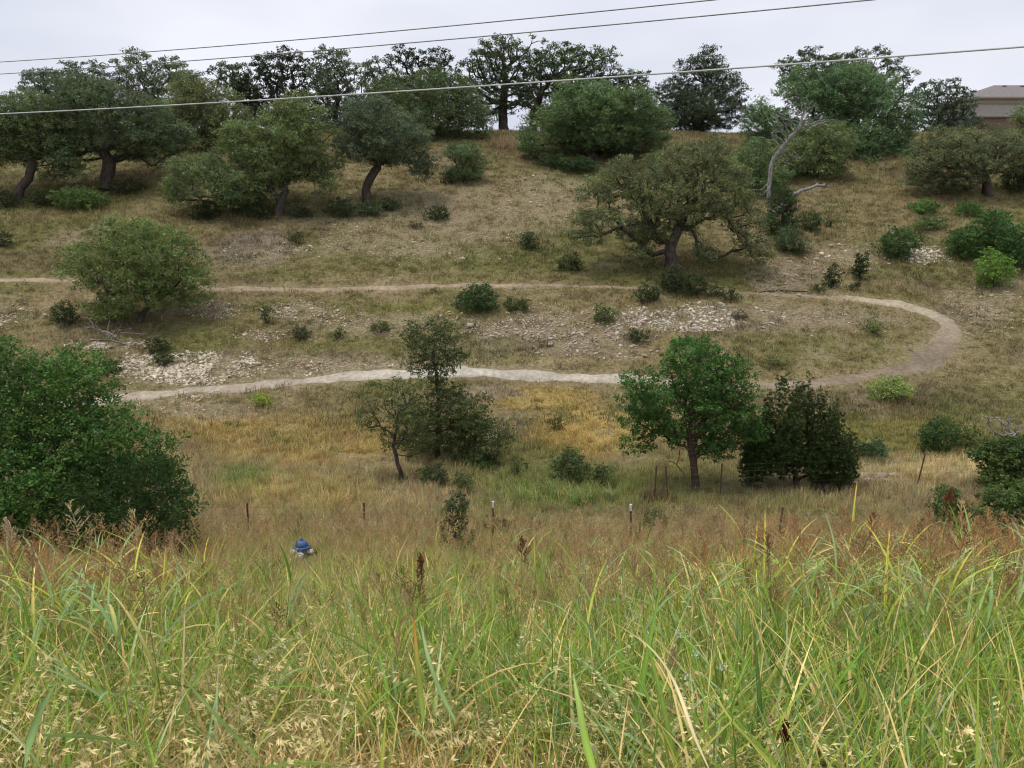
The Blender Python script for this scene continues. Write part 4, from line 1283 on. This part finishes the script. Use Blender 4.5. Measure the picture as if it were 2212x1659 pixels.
# -- bank, far half: seed heads
x, y = spread(4.6, 18.5, 21, g, .72, 1.5)
s0 = g.uniform(.7, 1.25, len(x))
s2, u, v, vb = fit_height(x, y, s0, .95, g, 42, .28)
keep = (s2 > .3) & (g.random(len(x)) < np.clip((y - 3.5) / 4, 0, 1))
gn_scatter('grass', 'seedhead', x[keep], y[keep], s2[keep], np.clip(g.normal(1, .14, (keep.sum(), 1)), .6, 1.5) * np.array([[1.06, 1.04, .90]]), 'reddish seed-head grass along the near bank', g)
# short tufts beneath them
x, y = spread(7, 18.5, 50, g, .72, 1.5)
s0 = g.uniform(.7, 1.4, len(x)); s2, u, v, vb = fit_height(x, y, s0, .45, g)
cols = np.array([(.60, .48, .25), (.42, .43, .14), (.54, .41, .23), (.32, .38, .10)])[g.integers(0, 4, len(x))]
gn_scatter('grass', 'mid', x, y, np.maximum(s2, .35), cols * g.uniform(.8, 1.2, (len(x), 1)), 'undergrowth of short grass on the near bank', g)


def greenness(u, v):
    """how green (against straw) the near grass is"""
    gq = np.interp(u, [0, 500, 900, 1300, 1600, 2212], [.42, .36, .38, .52, .72, .85])
    gq = gq + np.interp(v, [1250, 1350, 1500, 1660, 1800], [.22, .25, .02, -.22, -.36])
    return gq


# -- near bank
x, y = spread(2.2, 11, 95, g, .74, 1.2)
uu, vv, _ = project(x, y, ground(x, y) + .4)
q = greenness(uu, vv) + 1.5 * (fbm(x, y, .9, 91) - .5)
keep = g.random(len(x)) < np.clip(q, .08, 1) * np.clip((10.2 - y) / 5, .05, 1)
x, y = x[keep], y[keep]
s0 = g.uniform(.6, 1.12, len(x)) * (.55 + .95 * fbm(x, y, .7, 141)); s2, u, v, vb = fit_height(x, y, s0, .7, g, 55, .05, 90)
gn_scatter('grass', 'broad', x, y, s2, np.clip(g.normal(1.18, .2, (len(x), 1)), .6, 1.7) * (1 + g.normal(0, .05, (len(x), 3))), 'broad-bladed green grass in the foreground', g)
x, y = spread(1.7, 12, 70, g, .74, 1.2)
uu, vv, _ = project(x, y, ground(x, y) + .3)
q = greenness(uu, vv) + .5 * (fbm(x, y, .9, 95) - .5) + .15
keep = g.random(len(x)) < np.clip(q, .15, 1) * np.clip((11.5 - y) / 5, .15, 1)
x, y = x[keep], y[keep]
s0 = g.uniform(.7, 1.3, len(x)) * (.6 + .8 * fbm(x, y, .6, 145)); s2, u, v, vb = fit_height(x, y, s0, .6, g, 45, .06, 60)
gn_scatter('grass', 'narrow', x, y, s2, np.clip(g.normal(1.15, .18, (len(x), 1)), .6, 1.6) * np.ones((1, 3)), 'narrow-bladed green grass in the foreground', g)
x, y = spread(1.7, 12, 120, g, .74, 1.2)
uu, vv, _ = project(x, y, ground(x, y) + .2)
q = 1.05 - greenness(uu, vv) + 1.2 * (fbm(x, y, 1.0, 97) - .5)
keep = g.random(len(x)) < np.clip(q, .2, 1)
x, y = x[keep], y[keep]
s0 = g.uniform(.6, 1.15, len(x)); s2, u, v, vb = fit_height(x, y, s0, .5, g)
gn_scatter('grass', 'straw', x, y, s2, np.clip(g.normal(1, .15, (len(x), 1)), .6, 1.4) * np.ones((1, 3)), 'dry straw tangle in the foreground', g)
x, y = spread(1.7, 9, 32, g, .74, 1.2)
uu, vv, _ = project(x, y, ground(x, y) + .55)
q = 1.05 - 1.1 * greenness(uu, vv) + 3.0 * (fbm(x, y, .9, 99) - .52) - np.clip((1380 - vv) / 150, 0, .6)
keep = g.random(len(x)) < np.clip(q, .03, 1)
x, y = x[keep], y[keep]
s0 = g.uniform(.75, 1.15, len(x)); s2, u, v, vb = fit_height(x, y, s0, .8, g)
gn_scatter('wild_oats', 'oats', x, y, s2, np.clip(g.normal(1, .12, (len(x), 1)), .7, 1.3) * np.ones((1, 3)), 'wild oats with pale hanging spikelets in the foreground', g)
x, y = spread(3.2, 11, 6, g, .74, 1.2)
s0 = g.uniform(.75, 1.15, len(x)); s2, u, v, vb = fit_height(x, y, s0, 1.15, g, 50, .3)
keep = s2 > .55
gn_scatter('grass', 'johnson', x[keep], y[keep], s2[keep], np.clip(g.normal(1, .12, (keep.sum(), 1)), .7, 1.3) * np.ones((1, 3)), 'tall leafy grass with rusty seed heads on the bank', g)
x, y = spread(4.8, 9.5, 24, g, .72, 1.0)
uu, vv, dd = project(x, y, ground(x, y))
vt = np.interp(uu, [0, 430, 560, 1350, 1600, 2212], [1185, 1210, 1300, 1290, 1165, 1130]) + g.normal(0, 38, len(x))
s2 = (vv - vt) * dd / FP / cP / 1.2
keep = (s2 > .5) & (s2 < 1.3) & ((uu < 520) | (uu > 1380)) & (uu > -200) & (uu < 2400)
gn_scatter('grass', 'johnson', x[keep], y[keep], s2[keep], np.clip(g.normal(1.3, .15, (keep.sum(), 1)), .8, 1.7) * np.array([[1.08, 1, .92]]), 'tall rusty-headed grass rising at both sides of the bank', g)
fu = np.array([1320, 1372, 1345, 1490, 1510, 1525, 1450, 1530, 1440, 2010, 1260, 1400]); fv = np.array([1345, 1350, 1400, 1395, 1420, 1500, 1535, 1545, 1440, 1420, 1370, 1310])
fx, fy, fz = hit(fu, fv + 165)
gn_scatter('wildflower', 'flower', fx, fy, np.ones(len(fx)), np.ones((len(fx), 3)), 'tiny white wildflowers among the foreground grass', g, 'wildflower')
# lush green cane grass on the valley floor
for (u0, v0, n, sp, lab) in [(1150, 1092, 26, 50, 'lush green cane grass clump left of the leafy tree by the fence'), (1255, 1094, 26, 50, 'lush green cane grass clump nearest the leafy tree by the fence'), (520, 1050, 12, 40, 'green grass patch in the golden grass below the trail')]:
    px, py, pz = hit(u0 + g.normal(0, sp * .6, n), v0 - np.abs(g.normal(0, 14, n)))
    gn_scatter('cane_grass', 'broad', px, py, g.uniform(.7, 1.1, n), np.full((n, 3), .95), lab, g, 'grass')
px, py, pz = hit(1415 + g.normal(0, 10, 14), 1085 + g.normal(0, 3, 14))
gn_scatter('bunchgrass', 'mid', px, py, g.uniform(1.2, 1.7, 14), np.full((14, 3), 1) * np.array([[.20, .14, .085]]), 'dark brown bunchgrass by the thin fence post', g, 'grass')
px, py, pz = hit(1095 + g.normal(0, 18, 40), 316 + g.normal(0, 6, 40))
gn_scatter('bunchgrass', 'mid', px, py, g.uniform(1.8, 3.0, 40), np.full((40, 3), 1) * np.array([[.40, .30, .18]]), 'tall dry grass on the crest beside the tallest oak', g, 'grass')

# ------------------------------------------------------------------ single stalks that stand out
def stalk(label, u, v, ybase, pcol, plen=.2, leafy=True, seed=0, name='grass_stalk', vtop=None, spreadw=.6, green=None):
    """a stalk whose head is seen at (u, v)"""
    top = at_depth(u, v, ybase)
    z0 = float(ground(top[0], top[1]))
    h = max(.25, top[2] - z0 - plen)
    g = np.random.default_rng(900 + seed)
    root = empty(name, (top[0], top[1], z0), label, 'grass stalk')
    mb = MB()
    c = jit(green or (.24, .28, .10), g, .08)
    P, D = culm(mb, g.uniform(0, 6.28), h, .0044, g.normal(0, .02), g.normal(0, .10), 8, c, jit((.36, .33, .15), g, .1))
    o = new_obj('stem', mb.mesh('stem', M_GRASS1), root)
    if leafy:
        for q in range(int(g.integers(2, 4))):
            i = int(g.integers(3, 8)); mb = MB()
            cc = jit(BLUEG, g, .1)
            blade(mb, P[i][0], P[i][1], g.uniform(0, 6.28), g.uniform(.16, .38), .02, g.uniform(.4, .8), g.uniform(.5, 1.5), 8, cc, cc, z0=P[i][2], fold=.4)
            new_obj('leaf', mb.mesh('leaf', M_GRASS1), root)
    mb = MB()
    panicle(mb, P, D, g, plen, pcol, n=24, spread=spreadw, nsp=9, gl=.017, gw=.0042)
    new_obj('seed_head', mb.mesh('seed_head', M_GRASS1), root)


stalk('tall pale stalk at the left edge against the dark tree', 33, 1115, 6.2, (.75, .58, .42), .26, seed=1, spreadw=.3)
stalk('tallest green stalk in front of the dark juniper', 183, 1070, 6.6, (.72, .60, .36), .38, seed=2, spreadw=.7)
stalk('drooping pale stalk right of the tallest one before the dark juniper', 293, 1098, 6.8, (.80, .68, .38), .36, seed=3, spreadw=.6)
stalk('thin green stalk between the two taller ones before the juniper', 268, 1130, 6.9, (.66, .56, .34), .3, seed=4, spreadw=.5)
stalk('rosy seed head before the right side of the dark juniper', 382, 1142, 7.4, (.60, .36, .26), .36, seed=5)
stalk('brown seed head below the leftmost dark foliage', 62, 1190, 6.8, (.58, .36, .22), .3, seed=6)
stalk('dark narrow seed head standing left of centre', 920, 1212, 4.6, (.17, .075, .045), .18, False, seed=7, spreadw=.22)
stalk('rusty bushy seed head just right of centre', 1130, 1160, 5.2, (.25, .11, .06), .2, False, seed=8, spreadw=.4)
stalk('deep red seed head with pale leaves before the right shrubs', 2050, 1045, 6.4, (.27, .09, .05), .2, True, seed=9, spreadw=.3)
stalk('tall tan seed head right of the juniper', 1830, 1095, 7.0, (.40, .24, .12), .28, True, seed=10, spreadw=.8)
stalk('orange-brown seed head left of the deep red one', 1892, 1100, 7.6, (.38, .17, .08), .22, True, seed=11, spreadw=.5)
stalk('dark maroon seed head low at the bottom right', 1716, 1560, 2.7, (.10, .03, .025), .12, False, seed=12, spreadw=.2)
stalk('tall pale stalk with long leaf right of centre', 1540, 1110, 6.3, (.40, .28, .15), .18, True, seed=13, spreadw=.8)
stalk('green-headed upright stalk beside the white wildflowers', 1455, 1395, 3.6, (.62, .52, .28), .16, False, seed=14, spreadw=.25)


def bent(label, pts, w, c0, c1, name='reed_grass'):
    """one long blade or dry stalk followed through photo positions, each with its own distance"""
    P = np.array([at_depth(u, v, y) for (u, v, y) in pts])
    Q, _ = resample(P, [np.zeros(len(P))], .03)
    B = Q[0].copy(); n = len(Q)
    t = np.linspace(0, 1, n)
    T = np.gradient(Q, axis=0); T /= np.linalg.norm(T, axis=1, keepdims=True)
    s = np.cross(T, np.array([0, 1, .3])); s /= np.linalg.norm(s, axis=1, keepdims=True) + 1e-9
    ww = (w * .5 * np.minimum(1, .5 + 2 * t) * (1 - t ** 3) + .0006)[:, None]
    Vv = np.stack([Q - s * ww, Q + np.array([0, .35, 0]) * ww, Q + s * ww], 1) - B
    F = []
    for i in range(n - 1):
        for j in (0, 1):
            a = i * 3 + j; F.append((a, a + 1, a + 4, a + 3))
    tt = (t ** 2.5)[:, None]
    cc = 1.55 * (np.array(c0)[None] * (1 - tt) + np.array(c1)[None] * tt) * (1 + .12 * np.sin(np.arange(n) * .9))[:, None]
    C = (cc[:, None, :] * np.array([1., 1.3, .92])[None, :, None]).reshape(-1, 3)
    o = new_obj(name, arr_mesh(name, Vv.reshape(-1, 3), np.array(F), C, M_GRASS1, True)); o.location = B
    tag(o, label, 'grass')


bent('green blade with an orange tip rising left of centre', [(915, 1560, 2.75), (905, 1470, 2.8), (898, 1390, 2.85), (893, 1312, 2.9)], .022, (.17, .25, .05), (.42, .14, .03))
bent('long dry bent straw arching at the lower right', [(1545, 1690, 2.2), (1500, 1590, 2.35), (1455, 1470, 2.5), (1400, 1395, 2.6), (1310, 1335, 2.7)], .012, (.60, .50, .30), (.55, .50, .28))
bent('second dry straw curving below the long bent one', [(1500, 1650, 2.2), (1450, 1590, 2.3), (1400, 1545, 2.4), (1350, 1528, 2.45)], .013, (.58, .46, .28), (.56, .45, .28))
bent('big green blade leaning right at the lower left', [(560, 1640, 2.3), (480, 1560, 2.4), (410, 1480, 2.5), (360, 1410, 2.6)], .026, (.17, .26, .07), (.24, .31, .12))
bent('long green blade lying nearly flat at the bottom left', [(90, 1588, 2.4), (180, 1590, 2.4), (280, 1605, 2.4), (370, 1620, 2.4)], .022, (.16, .25, .07), (.22, .30, .12))
bent('blue-green blade standing at the bottom left corner', [(50, 1680, 2.2), (65, 1600, 2.3), (95, 1520, 2.35), (135, 1455, 2.4)], .026, (.15, .24, .08), (.20, .29, .12))
bent('tall pale green blade left of centre with a white midrib', [(985, 1560, 2.7), (950, 1490, 2.8), (925, 1420, 2.9), (905, 1330, 3.0)], .026, (.19, .28, .11), (.27, .34, .16))
bent('broad bright green blade near the bottom right of centre', [(1290, 1690, 2.1), (1265, 1600, 2.2), (1250, 1520, 2.3), (1235, 1440, 2.4)], .026, (.20, .31, .05), (.24, .33, .10))
bent('yellow-green blade sloping at the lower right', [(1700, 1690, 2.2), (1640, 1620, 2.3), (1580, 1555, 2.4), (1530, 1480, 2.5)], .02, (.26, .33, .06), (.30, .34, .10))

# ------------------------------------------------------------------ fences
M_POST = noise_mat('rusty_steel', (.07, .04, .028), (.16, .10, .07), 18, .8, .2)
M_TIP = noise_mat('white_paint', (.62, .62, .60), (.80, .80, .78), 20, .6, .1)
M_WIRE = noise_mat('galvanised_wire', (.13, .12, .11), (.24, .22, .21), 20, .6, 0)


def t_post(root, loc, h, tip, lean=(0, 0)):
    r = root.location
    mb = MB()
    mb.box((0, 0, h / 2), (.045, .008, h)); mb.box((0, .018, h / 2), (.008, .03, h))
    for k in range(int(h / .09)):
        mb.box((0, -.007, .12 + k * .09), (.018, .008, .02))
    o = new_obj('post', mb.mesh('post', M_POST), root)
    o.location = (loc[0] - r[0], loc[1] - r[1], loc[2] - r[2]); o.rotation_euler = (lean[1], lean[0], 0)
    if tip:
        mb = MB(); mb.box((0, .006, h - .06), (.047, .048, .16))
        t = new_obj('white_tip', mb.mesh('white_tip', M_TIP), o)
    return o


def fence(label, posts, h, tips, wires, leans, ext=True):
    P = np.array([[float(c) for c in (np.array(hit(u, v)) if y is None else (lambda p: (p[0], p[1], float(ground(p[0], p[1]))))(at_depth(u, v, y)))] for (u, v, y) in posts])
    root = empty('wire_fence', P[len(P) // 2], label, 'fence')
    for p, t, l in zip(P, tips, leans):
        t_post(root, p - np.array([0, 0, .05]), h, t, l)
    r = np.array(root.location)
    Q = P.copy()
    if ext:
        Q = np.vstack([2 * P[0] - P[1], P, 2 * P[-1] - P[-2]])
        for i in (0, -1): Q[i, 2] = float(ground(Q[i, 0], Q[i, 1]))
    for wz in wires:
        pts = []
        for i in range(len(Q) - 1):
            for k in range(6):
                t = k / 6
                q = Q[i] * (1 - t) + Q[i + 1] * t
                pts.append(q + np.array([0, -.012, wz * h - .03 * math.sin(math.pi * t)]))
        pts.append(Q[-1] + np.array([0, -.012, wz * h]))
        V, F = tube_arrays(np.array(pts) - r, np.full(len(pts), .0028), 4)
        new_obj('wire', arr_mesh('wire', V, F, None, M_WIRE), root)
    return Q, root


YF = 17.6
fence('near wire fence with white-topped steel posts behind the tall grass', [(541, 1215, YF), (792, 1215, YF), (1064, 1205, YF), (1361, 1205, YF), (1676, 1215, YF)], 1.12, [0, 0, 1, 1, 0],
      (.35, .55, .72, .88), [(.03, 0), (0, .02), (.02, 0), (-.03, .03), (.05, 0)])
Q, fr = fence('far wire fence with rusty bare posts in front of the juniper', [(1413, 1085, None), (1443, 1085, None), (1555, 1078, None), (1980, 1052, None)], 1.15, [0, 0, 0, 0], (.2, .38, .56, .74, .92), [(.02, 0), (-.10, 0), (.0, 0), (.12, 0)])
# upright stays of the woven wire at the right end
A_, B_ = Q[-2], Q[-1]
C_ = Q[-3]
mb_n = 0
Vs, Fs, b0 = [], [], 0
for (p, q, n) in ((C_, A_, 34), (A_, B_, 30)):
    for k in range(n):
        t = (k + .5) / n
        base = p * (1 - t) + q * t - np.array(fr.location)
        V, F = tube_arrays(np.array([base + (0, -.014, .08), base + (0, -.014, .6), base + (0, -.014, 1.06)]), np.full(3, .002), 3)
        Vs.append(V); Fs.append(F + b0); b0 += len(V)
wm = new_obj('woven_mesh', arr_mesh('woven_mesh', np.vstack(Vs), np.vstack(Fs), None, M_WIRE), fr)
wm['kind'] = 'stuff'

# ------------------------------------------------------------------ fire hydrant
def paint(name, c, rough=.45):
    return noise_mat(name, tuple(q * .8 for q in c), tuple(min(1, q * 1.1) for q in c), 14, rough, .05)


M_BLUE = paint('blue_paint', (.075, .15, .32)); M_SILV = paint('silver_white_paint', (.62, .60, .62)); M_GREYP = paint('grey_paint', (.27, .25, .27))
hp = at_depth(655, 1226, 15.9)
hx0, hy0 = hp[0], hp[1]
top = at_depth(655, 1162, 15.9)
hz0 = float(ground(hx0, hy0))
hh = top[2] - hz0
root = empty('fire_hydrant', (hx0, hy0, hz0), 'blue-topped fire hydrant standing in the grass below the road bank', 'fire hydrant')
b = hh - .30
mb = MB(); mb.lathe([(.15, -.05), (.15, .03), (.105, .05), (.10, b - .12), (.115, b - .10), (.115, b + .06), (.10, b + .075)], 20); new_obj('barrel', mb.mesh('barrel', M_GREYP, True), root)
mb = MB(); mb.lathe([(.155, b + .075), (.165, b + .08), (.165, b + .112), (.155, b + .118)], 20); fl = new_obj('flange', mb.mesh('flange', M_BLUE), root)
for i in range(8):
    a = i * math.pi / 4; mb = MB(); mb.lathe([(.014, b + .11), (.014, b + .14)], 6, org=(.137 * math.cos(a), .137 * math.sin(a), 0)); new_obj('bolt', mb.mesh('bolt', M_BLUE), fl)
mb = MB(); mb.lathe([(.118, b + .118), (.117, b + .155), (.106, b + .195), (.078, b + .228), (.05, b + .240)], 20); bn = new_obj('bonnet', mb.mesh('bonnet', M_BLUE, True), root)
mb = MB(); mb.lathe([(.045, b + .236), (.04, b + .262), (.024, b + .264), (.02, b + .302)], 5); new_obj('operating_nut', mb.mesh('operating_nut', M_BLUE), bn)
for s in (-1, 1):
    mb = MB(); mb.lathe([(.042, s * .10), (.042, s * .165), (.056, s * .168), (.056, s * .225), (.03, s * .23), (.026, s * .25)], 14, axis='x', org=(0, 0, b - .02)); new_obj('hose_outlet', mb.mesh('hose_outlet', M_SILV), root)
mb = MB(); mb.lathe([(.06, -.10), (.06, -.16), (.074, -.163), (.074, -.22), (.04, -.225), (.03, -.25)], 16, axis='y', org=(0, 0, b - .03)); new_obj('pumper_outlet', mb.mesh('pumper_outlet', M_SILV), root)

# ------------------------------------------------------------------ overhead wires
M_CABLE = noise_mat('weathered_cable', (.22, .225, .23), (.32, .325, .33), 3, .6, 0)
M_CABLE2 = noise_mat('pale_cable', (.42, .44, .43), (.56, .58, .57), 3, .6, 0)


def wire(label, a, b, r, mat, sag):
    A_ = at_depth(*a); B_ = at_depth(*b)
    d = B_ - A_
    ts = np.linspace(-1.6, 1.45, 60)
    P = A_[None] + d[None] * ts[:, None]
    P[:, 2] += sag * ((ts - .5) ** 2 - .25)
    V, F = tube_arrays(P - A_, np.full(len(P), r), 8)
    o = new_obj('overhead_wire', arr_mesh('overhead_wire', V, F, None, mat, True)); o.location = A_
    tag(o, label, 'wire')


wire('uppermost overhead wire crossing the sky', (0, 134, 20.0), (1530, 1, 12.8), .0098, M_CABLE, .25)
wire('second overhead wire just beneath the uppermost one', (0, 160, 20.0), (1870, 1, 11.85), .0098, M_CABLE, .25)
wire('lowest and thickest pale overhead wire across the trees', (0, 246, 20.0), (2212, 101, 11.0), .0128, M_CABLE2, .25)

# ------------------------------------------------------------------ house beyond the crest
M_ROOF = noise_mat('roof_shingle', (.17, .155, .15), (.24, .22, .215), 5, .9, .2)
M_TANW = noise_mat('tan_siding', (.30, .245, .20), (.34, .28, .23), 3, .8, .05)
M_GREIGE = noise_mat('greige_siding', (.34, .315, .28), (.40, .37, .33), 3, .8, .05)
M_BRICK = noise_mat('brown_brick', (.15, .095, .07), (.24, .155, .12), 12, .9, .2)
M_FASC = noise_mat('fascia_paint', (.27, .22, .18), (.30, .25, .20), 4, .7, 0)
HY = 105.0
hl = at_depth(2106, 210, HY); ridge = at_depth(2152, 183, HY + 4.5)
zb = at_depth(2106, 223, HY)[2]; zl = at_depth(2106, 253, HY)[2]
x0 = hl[0]; ze = hl[2]; zg = float(ground(x0, HY))
HWID, HD = 15.0, 10.0
root = empty('house', (x0, HY, zg), 'two-storey house with grey hip roof on the crest at the right edge', 'house')
dz = -zg
mb = MB(); mb.box((HWID / 2 + .35, HD / 2, (zb + ze) / 2 - zg), (HWID, HD, ze - zb)); new_obj('tan_upper_band', mb.mesh('tan_upper_band', M_TANW), root)
mb = MB(); mb.box((HWID / 2 + .55, HD / 2, (zl + zb) / 2 - zg), (HWID - .4, HD - .2, zb - zl)); new_obj('upper_wall', mb.mesh('upper_wall', M_GREIGE), root)
mb = MB(); mb.box((HWID / 2 + .45, HD / 2, zb - zg), (HWID - .1, HD + .12, .10)); new_obj('trim_board', mb.mesh('trim_board', M_FASC), root)
mb = MB(); mb.box((HWID / 2 + .5, HD / 2, (zl - zg) / 2 - .2), (HWID - .2, HD, zl - zg + .4)); new_obj('brick_lower_wall', mb.mesh('brick_lower_wall', M_BRICK), root)
mb = MB(); mb.box((HWID / 2 + .4, HD / 2, zl - zg + .02), (HWID + .3, HD + .7, .14)); new_obj('ledge', mb.mesh('ledge', M_ROOF), root)
ov = .35; zr = ridge[2] - zg; zz = ze - zg
X0, X1, Y0, Y1 = -.05, HWID + .75, -ov, HD + ov
rx = ridge[0] - x0
mb = MB(); mb.add([(X0, Y0, zz + .02), (X1, Y0, zz + .02), (X1, Y1, zz + .02), (X0, Y1, zz + .02), (rx, HD / 2, zr), (X1 - rx, HD / 2, zr)],
                  [(0, 1, 5, 4), (1, 2, 5), (2, 3, 4, 5), (3, 0, 4), (3, 2, 1, 0)], (1, 1, 1))
rf = new_obj('roof', mb.mesh('roof', M_ROOF), root)
mb = MB(); mb.box(((X0 + X1) / 2, Y0, zz - .08), (X1 - X0, .05, .2)); mb.box((X0, (Y0 + Y1) / 2, zz - .08), (.05, Y1 - Y0, .2)); new_obj('fascia', mb.mesh('fascia', M_FASC), root)
for fx_ in (rx + .9, rx + 3.2):
    f = .86
    mb = MB(); mb.box((fx_, Y0 + (HD / 2 - Y0) * f, zz + (zr - zz) * f + .09), (.42, .4, .16)); new_obj('roof_vent', mb.mesh('roof_vent', M_GREYP), rf)
print('objects', len(S.objects))
